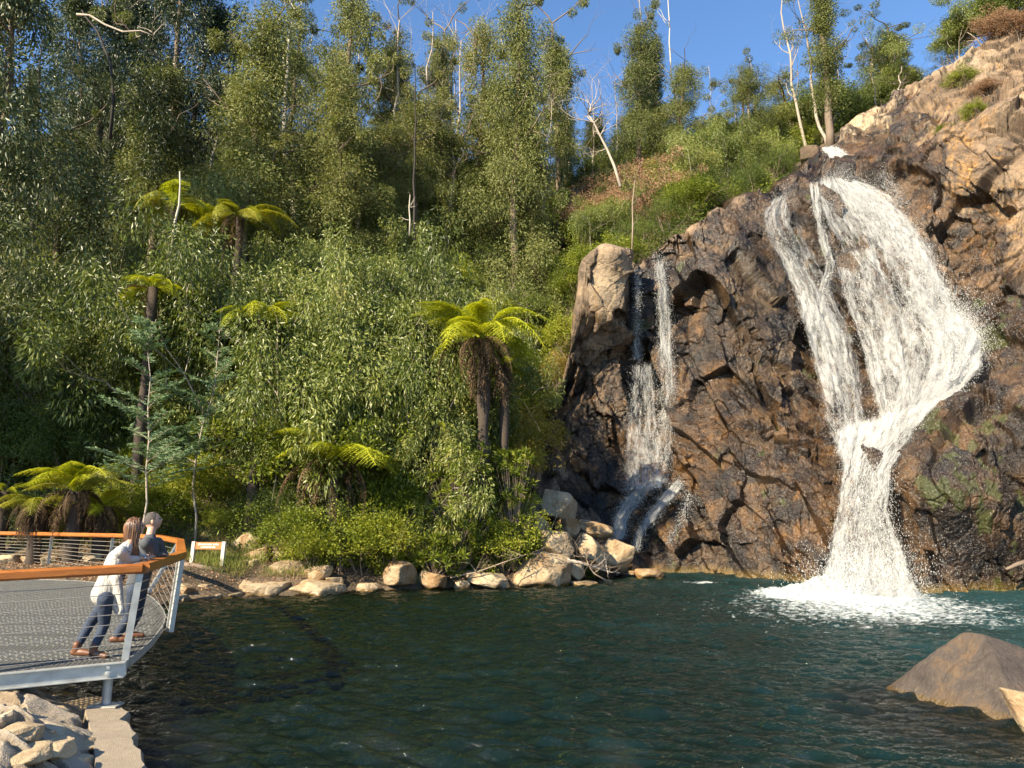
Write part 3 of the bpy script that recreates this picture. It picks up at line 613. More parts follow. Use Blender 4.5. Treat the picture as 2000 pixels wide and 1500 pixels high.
def gum_tree(seed, H=15, R=1.7, cb=.12, n_leaf=15000, heads=1, bare_top=True, mat='gum_tall', bark='bark', leafl=.16, gap=.35, lean=.03, wide=1.0):
    """a burnt eucalypt regrown with foliage all along its trunk and limbs"""
    rng = np.random.RandomState(seed); root = empty('gum_tree'); mb = MB(); tr = []
    for h in range(heads):
        lx = rng.normal() * lean + (0 if heads == 1 else (h - .5) * .13); ly = rng.normal() * lean
        hh = H * (1 if h == 0 else rng.uniform(.75, .95)); z0 = 0 if h == 0 else H * .25; zs = np.linspace(z0, hh, 12)
        wx = np.cumsum(rng.normal(size=12)) * .09 * H / 15; wy = np.cumsum(rng.normal(size=12)) * .09 * H / 15
        pts = np.stack([lx * (zs - z0) + wx - wx[0], ly * (zs - z0) + wy - wy[0], zs], -1)
        mb.tube(pts, np.linspace(.26 if h == 0 else .16, .05, 12) * H / 15, 8); tr.append(pts)
    tips = []
    for k in range(7 if bare_top else 4):
        b = tr[rng.randint(heads)]; i = rng.randint(5, 12); a = rng.rand() * 6.28
        limb(mb, b[i], (math.cos(a), math.sin(a), rng.uniform(.5, 1.4)), H * rng.uniform(.10, .2), .055 * H / 15, rng, 2 if bare_top else 1, 5, .2, 2, tips if k < 5 else None)
    link('trunk', mesh('trunk', np.array(mb.v), mb.f, M[bark], True), root)
    cc = []; cr = []
    for b in tr:
        for k in range(int(170 / heads)):
            f = rng.uniform(cb, .97); z = f * H
            if z < b[0, 2]: continue
            q = np.array([np.interp(z, b[:, 2], b[:, j]) for j in range(3)])
            pr = R * (0.55 + .45 * math.sin(math.pi * min(1, (f - cb) / (1 - cb) * .9 + .12))) * (1 - .5 * max(0, f - .8) / .2) * (.75 + .5 * vnoise(np.array([[f * 6, 0, seed]]), 3)[0])
            a = rng.rand() * 6.28; rr = pr * rng.uniform(.15, 1) * wide
            cc.append(q + np.array([math.cos(a) * rr, math.sin(a) * rr, rng.normal() * .2])); cr.append(rng.uniform(.34, .68) * (R / 1.7) ** .5)
    for q in tips[::2]:
        if rng.rand() < gap: cc.append(q + rng.normal(size=3) * .1); cr.append(rng.uniform(.2, .45))
    cc = np.array(cc); cr = np.array(cr); V, F = clumps(cc, cr, n_leaf // len(cc), leafl, .045, rng, .8, 1.2)
    link('crown', mesh('crown', V, F, M[mat]), root); return root
def bushy(name, seed, H, R, n_leaf, mat, ln, wd, droop=.7, nst=5, bark='twig', ncl=70, squash=.8, spread=.8, base=.1):
    rng = np.random.RandomState(seed); root = empty(name); mb = MB(); tips = []
    for k in range(nst):
        a = rng.rand() * 6.28; limb(mb, (0, 0, -.2), (math.cos(a) * .35, math.sin(a) * .35, 1), H * rng.uniform(.45, .7), .028 * H / 3, rng, 2, 5, .16, 2, tips, .15, 4)
    link('stem', mesh('stem', np.array(mb.v), mb.f, M[bark], True), root)
    tips = np.array(tips); u = unit(rng, ncl); u[:, 2] = np.abs(u[:, 2]) * 1.0 - .25
    rad = rng.uniform(.55, 1.0, ncl); c1 = np.stack([u[:, 0] * R * rad, u[:, 1] * R * rad, H * (.52 + .44 * u[:, 2] * rad)], -1)
    k = rng.choice(len(tips), ncl // 2); cc = np.concatenate([c1, tips[k] + rng.normal(size=(len(k), 3)) * .15 * R]); cc[:, 2] = np.maximum(cc[:, 2], base * H)
    cc[:, :2] += .18 * R * np.stack([vnoise(cc * 1.1 + seed, 1), vnoise(cc * 1.1 + seed, 2)], -1)
    cr = rng.uniform(.15, .42, len(cc)) * R; V, F = clumps(cc, cr, n_leaf // len(cc), ln, wd, rng, droop, squash, spread)
    link('leaves', mesh('leaves', V, F, M[mat]), root); return root
def dead_tree(seed, H, r, mat, depth=3, nb=7, start=.35, lean=0.04, fork=2, L=.2):
    rng = np.random.RandomState(seed); root = empty('dead_tree'); mb = MB(); zs = np.linspace(0, H, 14)
    w = np.cumsum(rng.normal(size=(14, 2)), 0) * .007 * H; pts = np.stack([w[:, 0] - w[0, 0] + lean * zs, w[:, 1] - w[0, 1], zs], -1)
    mb.tube(pts, np.linspace(r, r * .22, 14), 7); link('trunk', mesh('trunk', np.array(mb.v), mb.f, M[mat], True), root)
    m2 = MB()
    for k in range(nb):
        i = rng.randint(int(13 * start), 14); a = rng.rand() * 6.28
        limb(m2, pts[i], (math.cos(a), math.sin(a), rng.uniform(.5, 1.6)), H * L * rng.uniform(.5, 1.1), r * .42 * (1 - i / 20), rng, depth, 5, .2, fork, None, .1, 5)
    link('crown', mesh('crown', np.array(m2.v), m2.f, M[mat], True), root); return root  # crown: the bare branches, joined into one mesh
def frond_mesh(name, L, mat, seed, arch=1.0, npin=26, plen=.42, dead=False):
    """one fern frond lying along +X, arching up and over"""
    rng = np.random.RandomState(seed); n = npin; s = np.linspace(0, 1, 14)
    if dead: xs = L * (.10 + .16 * np.sin(s * 2.2)) + rng.normal(size=14) * .02; zs = -L * s ** 1.05 * .95 + .05
    else: xs = L * (s * .92); zs = L * arch * (.62 * s - .80 * s ** 2.3)
    ys = np.cumsum(rng.normal(size=14)) * .012 * L; rach = np.stack([xs, ys - ys[0], zs], -1)
    mb = MB(); mb.tube(rach, np.linspace(.016, .004, 14), 4, cap=False); V = [np.array(mb.v)]; F = [np.array([f for f in mb.f])]; off = len(mb.v)
    LC = []; LD = []; LL = []
    for k in range(n):
        f = .14 + .86 * (k + .5) / n; p = np.array([np.interp(f, s, rach[:, j]) for j in range(3)]); p2 = np.array([np.interp(min(1, f + .03), s, rach[:, j]) for j in range(3)])
        t = (p2 - p); t /= np.linalg.norm(t) + 1e-9
        w = plen * L * .62 * (math.sin(math.pi * min(1, f * .92 + .05)) ** .75 + .05) * (.5 if dead else 1)
        for sd_ in (-1, 1):
            d = np.array([0, sd_, 0]) * .93 + t * .42 + np.array([0, 0, -.28 if not dead else -1.0]) + rng.normal(size=3) * (.05 if not dead else .35); d /= np.linalg.norm(d)
            m = 11 if not dead else 5
            for j in range(m):
                g = (j + .6) / m; q = p + d * w * g + np.array([0, 0, -.25 * w * g * g]); ll = w * .20 * (1.05 - g * .8) * (1.6 if dead else 1)
                for s2 in (-1, 1):
                    LC.append(q); LD.append(d * .5 + t * s2 * .9 + rng.normal(size=3) * (.08 if not dead else .6)); LL.append(ll)
    LC = np.array(LC); LD = np.array(LD); LL = np.array(LL)[:, None]; LD /= np.linalg.norm(LD, axis=1, keepdims=True)
    up = np.tile([0, 0, 1.0], (len(LC), 1)) + rng.normal(size=LC.shape) * .25; sv = np.cross(LD, up); sv /= np.linalg.norm(sv, axis=1, keepdims=True)
    Q = np.stack([LC, LC + LD * LL * .5 + sv * LL * .26, LC + LD * LL, LC + LD * LL * .5 - sv * LL * .26], 1).reshape(-1, 3)
    V.append(Q); F.append(np.arange(len(Q)).reshape(-1, 4) + off)
    return mesh(name, np.concatenate(V), np.concatenate(F), M[mat])
FR = [frond_mesh('frond', 1.0, 'fern', 1), frond_mesh('frond', 1.0, 'fern', 2, 1.35), frond_mesh('frond', 1.0, 'fern_dk', 3, .8), frond_mesh('frond', 1.0, 'fern_dk', 4, 1.1)]
FRB = [frond_mesh('dead_frond', 1.0, 'fern_dead', 7, 1.2, 20, .3), frond_mesh('dead_frond', 1.0, 'fern_dead', 8, 1.4, 18, .28)]
FRD = [frond_mesh('dead_frond', 1.0, 'fern_dead', 5, dead=True), frond_mesh('dead_frond', 1.0, 'fern_dead', 6, dead=True)]
def tree_fern(loc, hT, L, nf, nd, seed, label, tr=.16, up=.15, lean=(0, 0), bright=1.0, group='tree ferns'):
    rng = np.random.RandomState(seed); root = empty('tree_fern', loc); tag(root, label, 'tree fern', group)
    mb = MB(); z = np.linspace(-.4, hT, 9); pts = np.stack([lean[0] * (z / max(hT, .1)) ** 1.5 if False else lean[0] * np.clip(z / max(hT, .1), 0, 1), lean[1] * np.clip(z / max(hT, .1), 0, 1), z], -1)
    mb.tube(pts, np.linspace(tr * 1.25, tr, 9) * (1 + .12 * rng.normal(size=9)), 12); link('trunk', mesh('trunk', np.array(mb.v), mb.f, M['fern_trunk'], True), root)
    for k in range(nf):
        a = 6.283 * (k / nf) + rng.normal() * .15; ring = rng.rand()
        o = link('frond', FR[(0 if rng.rand() < .5 else 1) if rng.rand() < bright else 2 + rng.randint(2)], root); o.location = (lean[0] + math.cos(a) * .06, lean[1] + math.sin(a) * .06, hT - .02 + .03 * rng.rand())
        sc = L * rng.uniform(.6, 1.15); o.scale = (sc, sc * rng.uniform(.8, 1.1), sc * rng.uniform(.7, 1.2)); o.rotation_euler = (rng.normal() * .32, -(up + ring * .8 - .4), a + rng.normal() * .12)
    for k in range(nd // 2):
        a = rng.rand() * 6.283; o = link('dead_frond', FRB[rng.randint(2)], root); o.location = (lean[0], lean[1], hT - .03); sc = L * rng.uniform(.6, .95); o.scale = (sc, sc * .8, sc); o.rotation_euler = (rng.normal() * .3, rng.uniform(.35, .75), a)
    for k in range(nd):
        a = rng.rand() * 6.283; o = link('dead_frond', FRD[rng.randint(2)], root); o.location = (lean[0] + math.cos(a) * tr * .5, lean[1] + math.sin(a) * tr * .5, hT - .05 - .1 * rng.rand())
        sc = L * rng.uniform(.6, 1.0); o.scale = (sc, sc, sc * min(1, 1.2)); o.rotation_euler = (rng.normal() * .1, rng.normal() * .12, a)
    return root
def at_ground(px, py):
    """the ground point seen at a photo pixel: march the sight line"""
    Ys = np.arange(5, 110, .1); q = P(px, py, Ys); g = ground(q[:, 0], q[:, 1]); k = np.argmax(g > q[:, 2])
    return q[k] if (g > q[:, 2]).any() else q[-1]
def gz(x, y): return float(ground(np.array([x]), np.array([y]))[0])

# ---- tall gums
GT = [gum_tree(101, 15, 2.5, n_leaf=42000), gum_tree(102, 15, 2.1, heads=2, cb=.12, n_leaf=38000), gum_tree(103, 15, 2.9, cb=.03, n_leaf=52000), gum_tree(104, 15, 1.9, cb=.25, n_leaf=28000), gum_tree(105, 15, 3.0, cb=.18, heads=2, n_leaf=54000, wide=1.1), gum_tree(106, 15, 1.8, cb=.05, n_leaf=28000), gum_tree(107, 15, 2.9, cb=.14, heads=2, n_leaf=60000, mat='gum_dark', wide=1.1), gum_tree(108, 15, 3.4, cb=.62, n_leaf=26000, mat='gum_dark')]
used = set()
def put(kinds, i, x, y, H, Wd=1.0, rz=0, label=None, cat='tree', group=None, z=None, h0=15.0, tilt=(0, 0)):
    key = (id(kinds), i); root = kinds[i] if key not in used else copy_tree(kinds[i]); used.add(key)
    root.location = (x, y, (gz(x, y) if z is None else z) - .15); s = H / h0; root.scale = (s * Wd, s * Wd, s); root.rotation_euler = (tilt[0], tilt[1], rz)
    tag(root, label, cat, group); return root
rg = np.random.RandomState(77)
ORD = 'first second third fourth fifth sixth seventh eighth ninth tenth eleventh twelfth thirteenth fourteenth fifteenth sixteenth seventeenth eighteenth nineteenth twentieth'.split()
#       px  top  Y   kind width label
tall = [(50, -160, 27, 6, 1.25, 'large dark gum with thick pale trunk at the left edge of the photo'), (210, -60, 40, 6, 1.1, 'dark full-crowned gum second from the left edge, behind the bare arching branch'),
    (300, -40, 44, 6, 1.1, 'dark broad gum crown between the arching bare branch and the forked tall gum'), (385, -70, 38, 6, 1.15, 'tall forked dark gum with wide spreading limbs left of the first gap of sky'), (335, 120, 36, 2, .95, 'shorter green gum column standing in front of the forked dark gum'),
    (505, 15, 35, 2, 1.25, 'widest full gum column, just right of the first gap of sky'), (575, 30, 47, 4, 1.0, 'round-topped olive gum peeping out behind the widest gum column'), (655, 165, 36.3, 2, 1.0, 'bushy gum around the foot of the white forked trunk'),
    (705, -60, 40, 0, 1.15, 'tall dark gum just right of the white forked trunk'), (760, 70, 46, 1, 1.0, 'slender gum crown behind the group of bare silver stems'), (815, 180, 41, 2, .9, 'low grey-green gum in front of the bare silver stems'), (850, 50, 50, 1, .95, 'thin two-headed gum right of the bare silver stems'),
    (912, 60, 45, 0, 1.05, 'narrow gum column just left of the tallest central column'), (1000, 5, 40, 2, 1.0, 'tallest and densest central gum column, reaching the top of the photo'), (960, 190, 42, 5, 1.1, 'short slim gum tucked against the tallest central column'), (1090, 55, 52, 1, 1.1, 'two-headed gum standing alone against sky right of the central column'),
    (1240, 45, 47, 2, .82, 'thick gum column under the sky above the pink dead bush'), (1275, 60, 50, 3, .9, 'slim gum behind the column above the pink dead bush'), (1322, 105, 46, 0, .8, 'pointed gum below the tall white pole trunk'), (1452, 132, 48, 4, .62, 'rounded gum on the skyline right of the white pole trunk'),
    (1548, 130, 50, 5, 1.0, 'small leafy gum beside the leaning bare trunk'), (1592, -70, 43, 3, .95, 'tall gum with twisted brown trunk above the top of the falls'), (1668, 95, 56, 5, .9, 'scraggy gum just right of the twisted brown trunk'), (1735, 62, 52, 1, .95, 'gum with two round heads left of the pale rock ridge'), (1770, 130, 54, 3, .8, 'smaller gum nearest the pale rock ridge')]
tall += [(590, 320, 36.5, 5, 1.0, 'low slim gum just right of the widest gum column'), (765, 235, 39.5, 2, .8, 'short bushy gum at the foot of the tall bare silver tree'), (735, 290, 37.5, 0, .85, 'short grey-green gum in front of the tall dark gum'), (872, 230, 40, 5, 1.1, 'short slim gum left of the narrow gum column'), (1050, 230, 41, 1, .8, 'two-headed low gum right of the tallest central column'),
    (430, 330, 37, 0, .8, 'short gum between the forked dark gum and the widest column'), (140, 250, 35, 2, .85, 'low gum between the left edge gum and the second dark gum')]
for (px, top, Y, k, wd, lb) in tall:
    q = P(px, top, Y); z = gz(q[0], q[1]); put(GT, k, q[0], q[1], max(q[2] - z, 3.5), wd * 17 / max(q[2] - z, 4), rg.rand() * 6, lb, 'gum tree', 'tall gums regrown after fire')
# filler gums along the ridge
fx = np.linspace(-60, 1820, 27); n_ = 0; zones = []
for i, px in enumerate(fx):
    if 425 < px < 480 or 565 < px < 640: continue
    px = px + rg.normal() * 16; Y = rg.uniform(50, 68) if px < 1150 else rg.uniform(49, 56); top = 175 + 70 * rg.rand() + (60 if 560 < px < 640 else 0) + (30 if px > 1100 else 0) - (60 if px < 500 else 0)
    q = P(px, top, Y); z = gz(q[0], q[1]); h = max(q[2] - z, 4.0)
    put(GT, int(rg.choice([0, 1, 3, 5])), q[0], q[1], h, 15 / h * rg.uniform(.75, 1.0), rg.rand() * 6, None, 'gum tree', 'distant gums along the ridge'); zones.append(bpy.context.scene.objects[-1] if False else None)
# label the ridge gums from left to right
rid = sorted([o for o in SC.objects if o.get('group') == 'distant gums along the ridge'], key=lambda o: o.location.x / o.location.y)
for i, o in enumerate(rid):
    o['label'] = '%s distant gum from the %s in the thin line along the ridge' % ((ORD[i], 'left') if i < 17 else (ORD[len(rid) - 1 - i], 'right'))
# ---- dead trees
DT = [dead_tree(201, 15, .14, 'pale', 3, 8), dead_tree(202, 15, .12, 'pale', 3, 12, .45), dead_tree(203, 15, .16, 'white', 2, 5, .5, .05), dead_tree(204, 15, .10, 'pale', 2, 6, .6), dead_tree(205, 15, .13, 'char', 2, 4, .6), dead_tree(206, 15, .11, 'pale', 4, 9, .25)]
dead = [(642, -60, 37.5, 2, 1.1, (0, .06), 'bright white forked trunk rising among the left gums'), (672, -40, 38, 2, .9, (0, .2), 'white leaning stem beside the bright white forked trunk'), (775, 25, 43, 1, 1.0, (0, .02), 'tall bare silver tree with branches fanning near the top'),
    (815, 20, 45, 0, .9, (0, -.05), 'bare silver tree next to the tallest silver fan'), (828, 130, 37, 4, .8, (0, 0), 'thin charred black pole in front of the silver trees'), (900, 70, 43, 1, .9, (0, .03), 'bare silver tree left of the tallest central gum'), (945, 25, 47, 5, .9, (0, -.1), 'wispy dead crown behind the narrow gum column'),
    (985, -20, 46, 0, .9, (0, -.1), 'dead branches crooked above the tallest central gum'), (1045, 110, 46, 3, .8, (0, 0), 'thin pale pole just right of the tallest central gum'), (1130, 85, 56, 5, .8, (0, .1), 'wispy dead tree between the two-headed gum and the next column'), (1215, 5, 51, 1, .7, (0, -.12), 'bare tree leaning left above the thick gum column'),
    (1303, -40, 49, 2, .62, (0, -.03), 'tall white pole trunk standing clear against the sky'), (1500, -40, 48, 0, .85, (0, -.12), 'tall bare trunk leaning left in the middle of the sky gap'), (1465, 110, 52, 5, .7, (0, 0), 'low wispy dead tree beside the rounded skyline gum'), (1640, 60, 55, 1, .75, (0, .05), 'bare tree right of the twisted brown trunk'),
    (1690, 70, 55, 5, .8, (0, -.05), 'wispy dead tree left of the gum with two round heads'), (1600, -30, 44, 3, 1.2, (0, .03), 'bare twisted limbs poking from the tall gum above the falls'), (450, 60, 50, 1, .9, (0, .05), 'dead branches showing in the first gap of sky'), (600, 160, 50, 5, .8, (0, 0), 'wispy dead tree low in the sky gap left of the white trunk'),
    (590, 60, 52, 0, .9, (0, .1), 'bare dead limbs above the round-topped olive gum'), (720, 30, 48, 5, .9, (0, .05), 'wispy dead tree just behind the tall dark gum'), (868, 30, 52, 0, .8, (0, -.04), 'crooked dead tree right of the silver stems'), (150, 80, 38, 4, .9, (0, .03), 'charred black trunk in the dark gap beside the left edge gum'),
    (1690, 160, 58, 3, .8, (0, -.1), 'short dead stick on the skyline right of the falls'), (1170, 150, 55, 5, .6, (0, .0), 'small wispy dead tree low on the skyline at the centre'), (1395, 140, 55, 5, .6, (0, .1), 'small wispy dead tree left of the rounded skyline gum')]
for i, px in enumerate([705, 735, 790, 860, 880, 925, 962, 1035, 1062, 1105, 1150, 1190, 1260, 1345, 1420, 1520, 1560, 1625, 1715, 1755]):
    dead.append((px, 95 + 100 * rg.rand() + (60 if px > 1100 else 0), 48 + 8 * rg.rand(), int(rg.choice([1, 3, 5, 0])), .62, (0, rg.normal() * .05), '%s thin bare grey tree from the left along the ridge' % ORD[i]))
for (px, top, Y, k, wd, tl, lb) in dead:
    q = P(px, top, Y); z = gz(q[0], q[1]); h = max(q[2] - z, 3); put(DT, k, q[0] - math.sin(tl[1]) * h, q[1], h, wd * 15 / h if h < 15 else wd, rg.rand() * 0 + k, lb, 'dead tree', 'bare trees killed by fire', tilt=tl)
# arching bare branch tree at upper left, pale leaning stick in the thicket, fallen white tree above the cliff
def stick(name, pts, r, mat, label, cat, br=0, seed=0, L=1.0, fork=2, depth=1):
    mb = MB(); mb.tube(pts, np.linspace(r, r * .4, len(pts)), 7); rng = np.random.RandomState(seed); root = empty(name, pts[0]); tag(root, label, cat)
    mb.v = [tuple(np.array(v) - np.array(pts[0])) for v in mb.v]; link('trunk', mesh('trunk', np.array(mb.v), mb.f, M[mat], True), root)
    if br:
        m2 = MB()
        for k in range(br):
            i = rng.randint(len(pts) // 3, len(pts)); a = unit(rng, 1)[0]; a[2] = abs(a[2]) * .8 + .1; limb(m2, np.array(pts[i]) - np.array(pts[0]), a, L * rng.uniform(.5, 1), r * .4, rng, depth, 5, .25, fork, None, .05, 4)
        link('crown', mesh('crown', np.array(m2.v), m2.f, M[mat], True), root)  # crown: side branches and twigs of the stick
    return root
stick('dead_tree', P([215, 222, 215, 190, 165, 160], [270, 190, 120, 60, 30, 20], 34), .09, 'char', 'dark crooked dead tree with a long bare branch arching right over the left gums', 'dead tree')
stick('dead_branch', P([150, 175, 205, 240, 275, 300], [28, 30, 48, 62, 60, 70], [34, 34, 33.8, 33.5, 33, 33]), .07, 'pale', 'long pale bare branch curving across the dark crowns near the top left', 'branch', 4, 5, 1.3)
stick('dead_tree', P([336, 340, 350, 352, 351], [490, 440, 400, 360, 335], 25), .055, 'white', 'slim white dead stick standing beside the hillside tree fern', 'dead tree')
stick('dead_tree', P([800, 801, 799, 801], [460, 430, 405, 380], 29), .04, 'white', 'short white dead stick poking out of the middle thicket', 'dead tree', 5, 3, .5)
stick('dead_tree', P([1212, 1200, 1185, 1172, 1160, 1150], [365, 325, 290, 265, 240, 225], [35, 35.5, 36, 36, 36, 36]), .085, 'pale', 'pale dead tree leaning left over the scrub above the thin fall', 'dead tree', 16, 8, 2.2, 2, 3)
stick('dead_tree', P([1234, 1236, 1235, 1240], [500, 440, 400, 350], [33.5, 33.6, 33.8, 34]), .05, 'twig', 'thin brown stem standing on the cliff edge above the thin fall', 'dead tree', 4, 9, .8)
stick('log', P([552, 575, 600, 625], [285, 287, 283, 287], [40, 40, 40, 40]), .14, 'pale', 'pale fallen log lying in the gap between the left gums', 'log')

# ---- shrubs and saplings
BK = [bushy('young_gum', 301, 5, 1.7, 19000, 'gum', .145, .042, .9, 5, 'pale', 52, 1.0), bushy('young_gum', 302, 5, 1.5, 17000, 'gum', .135, .04, 1.0, 4, 'pale', 44, 1.15), bushy('young_gum', 303, 5, 1.9, 21000, 'gum', .155, .043, .7, 6, 'pale', 56, .9),
    bushy('shrub', 304, 3, 1.5, 9000, 'bush_lt', .10, .05, .1, 6), bushy('shrub', 305, 3, 1.3, 9000, 'bush_dk', .11, .03, .2, 6), bushy('shrub', 306, 3, 1.4, 9000, 'bush_lt', .14, .035, -.3, 6), bushy('shrub', 307, 3, 1.3, 8000, 'bush_dk', .09, .02, -.6, 7),
    bushy('shrub', 308, 3, 1.4, 14000, 'pink', .10, .035, .1, 8, 'pale', 70), bushy('shrub', 309, 3, 1.2, 7000, 'yellow', .09, .035, -.2, 6)]
BH = [5, 5, 5, 3, 3, 3, 3, 3, 3]
SH = []
def shrub(k, px, Y, H, wd=1.0, dz=0):
    q = P(px, 700, Y); x = q[0]; o = put(BK, k, x, Y, H, wd, rg.rand() * 6.28, None, 'shrub', None, h0=BH[k]); o.location.z += dz
    o.rotation_euler[0] = rg.normal() * .06; SH.append((o, k, px, Y)); return o
rows = [(24.9, 50, 1040, 60), (26.6, -60, 1060, 60), (28.8, -60, 1060, 62), (31.2, -60, 1080, 64), (34.4, -60, 1120, 64), (38.0, -60, 1150, 74), (42.5, -60, 1150, 92)]
for ri, (Y0, a0, a1, st) in enumerate(rows):
    for px in np.arange(a0, a1, st):
        px = px + rg.normal() * st * .22; Y = Y0 + rg.normal() * .5; r = rg.rand()
        if ri == 0 and px < 560: k = int(rg.choice([4, 6, 5, 3])); H = rg.uniform(1.6, 2.6)
        elif ri == 0: k = int(rg.choice([0, 3, 5, 3])) if px < 880 else int(rg.choice([4, 5])); H = rg.uniform(3.2, 4.8) if px < 880 else 2.4
        elif ri == 1 and px < 240: k = int(rg.choice([4, 6, 4])); H = rg.uniform(3, 4)
        elif px > 930 and ri < 5: k = int(rg.choice([3, 5, 8, 3, 5, 8])); H = rg.uniform(2.0, 3.0)
        elif ri <= 3: k = int(rg.choice([0, 1, 2, 3, 0, 5, 3, 4])); H = rg.uniform(3.6, 5.6) if k < 3 else rg.uniform(2.2, 3.2)
        else: k = int(rg.choice([0, 1, 2, 3, 5, 4])); H = rg.uniform(3.4, 5.2) if k < 3 else rg.uniform(2.2, 3.4)
        if abs(px - 430) < 70 and ri in (3, 4): H *= .55
        if abs(px - 500) < 60 and ri in (0, 1): H *= .6
        if abs(px - 290) < 50 and ri == 2: H *= .6
        if not (885 < px < 1045 and Y < 27): shrub(k, px, Y, H, rg.uniform(.9, 1.2))
for (px, Y, H) in [(585, 25.6, 7.5), (640, 25.2, 8.2), (700, 25.4, 8.0), (755, 25.0, 7.6), (800, 24.8, 6.2), (615, 27.2, 8.5), (680, 27.4, 8.5), (740, 27.2, 8.6), (800, 27.0, 8.0), (860, 27.0, 7.2), (905, 27.5, 6.8), (560, 27.5, 7.0), (440, 27.6, 6.5), (380, 27.4, 6.6), (330, 28.6, 6.5),
    (270, 28.8, 6.8), (200, 28.5, 7.2), (130, 28.3, 7.2), (60, 28.6, 7.5), (0, 28.6, 7.5), (-50, 27, 7), (450, 30.2, 6.5), (520, 30.2, 7), (230, 31.5, 6.4), (140, 31.8, 6.6), (50, 31.8, 7), (590, 31, 7.4), (660, 31, 7.6), (730, 31.2, 7.5), (810, 31, 7.2), (880, 31, 6.8), (950, 31, 6.2)]:
    shrub(int(rg.choice([0, 1, 2])), px + rg.normal() * 6, Y, H, rg.uniform(.62, .78) if H > 6 else .8)
for (px, py, Y, k) in [(335, 455, 27.4, 2), (365, 470, 27.2, 0), (470, 485, 27.3, 2), (505, 480, 27.4, 1), (435, 490, 27.2, 0), (540, 760, 24.9, 1)]:
    q = P(px, py, Y); shrub(k, px, Y, max(q[2] - gz(q[0], Y), 1.2), .8)
for (px, Y, k, H) in [(605, 23.3, 3, 2.2), (630, 22.9, 5, 1.8), (678, 23.4, 4, 2.3), (722, 23.6, 3, 2.4), (768, 23.8, 5, 2.4), (818, 24.0, 4, 2.4), (872, 24.2, 4, 2.0), (930, 24.5, 4, 1.9), (985, 24.7, 3, 2.2), (560, 24.3, 6, 2.2)]:
    shrub(k, px, Y, H, 1.1)
# scrub on the slope above the cliff
for (px, Y, k, H, w) in [(1180, 32.6, 5, 1.8, 1.1), (1225, 34.4, 3, 1.9, 1.1), (1255, 36, 6, 2.6, 1.2), (1310, 36, 6, 2.9, 1.2), (1360, 36.5, 5, 3.0, 1.2), (1400, 37.3, 4, 2.8, 1.2), (1440, 37.8, 6, 2.6, 1.2), (1490, 38.8, 4, 2.4, 1.1), (1535, 40.5, 6, 2.8, 1.1), (1555, 42, 6, 2.5, 1.1),
    (1160, 35, 3, 2.4, 1.2), (1110, 34.5, 3, 2.5, 1.2), (1130, 37, 5, 2.5, 1.2), (1200, 38, 0, 3.4, 1.1), (1270, 39.5, 7, 2.8, 1.2), (1330, 39.5, 3, 2.6, 1.2), (1385, 40.5, 0, 4.6, 1), (1430, 41.5, 1, 4.6, 1.1), (1480, 42.5, 2, 4.4, 1), (1530, 44, 3, 3, 1.1), (1375, 44, 2, 5, 1.0), (1320, 44, 3, 3, 1.2),
    (1240, 43, 7, 3.6, 1.3), (1290, 45, 7, 4.0, 1.3), (1200, 44, 7, 3.4, 1.3), (1265, 41.5, 7, 3.2, 1.2), (1150, 43, 7, 3.2, 1.3), (1160, 41, 3, 2.8, 1.2), (1120, 41, 4, 2.6, 1.3), (1330, 47, 7, 2.8, 1.2), (1240, 47, 5, 2.8, 1.3), (1180, 47, 4, 2.8, 1.3), (1410, 46, 1, 4.6, 1), (1470, 47, 4, 2.8, 1.3), (1520, 48, 5, 2.6, 1.3),
    (1370, 49, 4, 3, 1.3), (1290, 50, 3, 3, 1.3), (1100, 48, 0, 4, 1.2), (1150, 51, 1, 4, 1.2), (1220, 52, 4, 3, 1.3), (1560, 50, 4, 2.8, 1.3), (1600, 50, 5, 2.6, 1.2), (1640, 52, 4, 2.8, 1.2), (1690, 54, 5, 3, 1.2), (1430, 52, 3, 3, 1.3), (1035, 29.5, 8, 3.6, 1.0), (1005, 28.0, 8, 3.0, 1.0), (1075, 31.5, 8, 3.0, 1.1), (1215, 40.5, 7, 3.4, 1.1), (1300, 41, 7, 3.6, 1.2), (1255, 42.5, 7, 4.2, 1.2), (1180, 41.5, 7, 3.2, 1.1), (1100, 32.5, 5, 2.4, 1.1), (1080, 31, 3, 2.4, 1.2), (1140, 33, 6, 1.8, 1.1)]:
    shrub(k, px, Y, H, w)
# dark background scrub along the ridge so the skyline is closed
for px in np.arange(-40, 1820, 46):
    Y = (56 + rg.normal() * 2) if px < 1100 else 52 + rg.normal(); shrub(int(rg.choice([0, 1, 2, 4])), px + rg.normal() * 10, Y, rg.uniform(3.6, 5.4), 1.25)
for px in np.arange(-40, 1120, 74):
    shrub(int(rg.choice([0, 2, 4, 6, 3])), px + rg.normal() * 16, 48 + rg.normal(), rg.uniform(3.4, 4.6), 1.2)
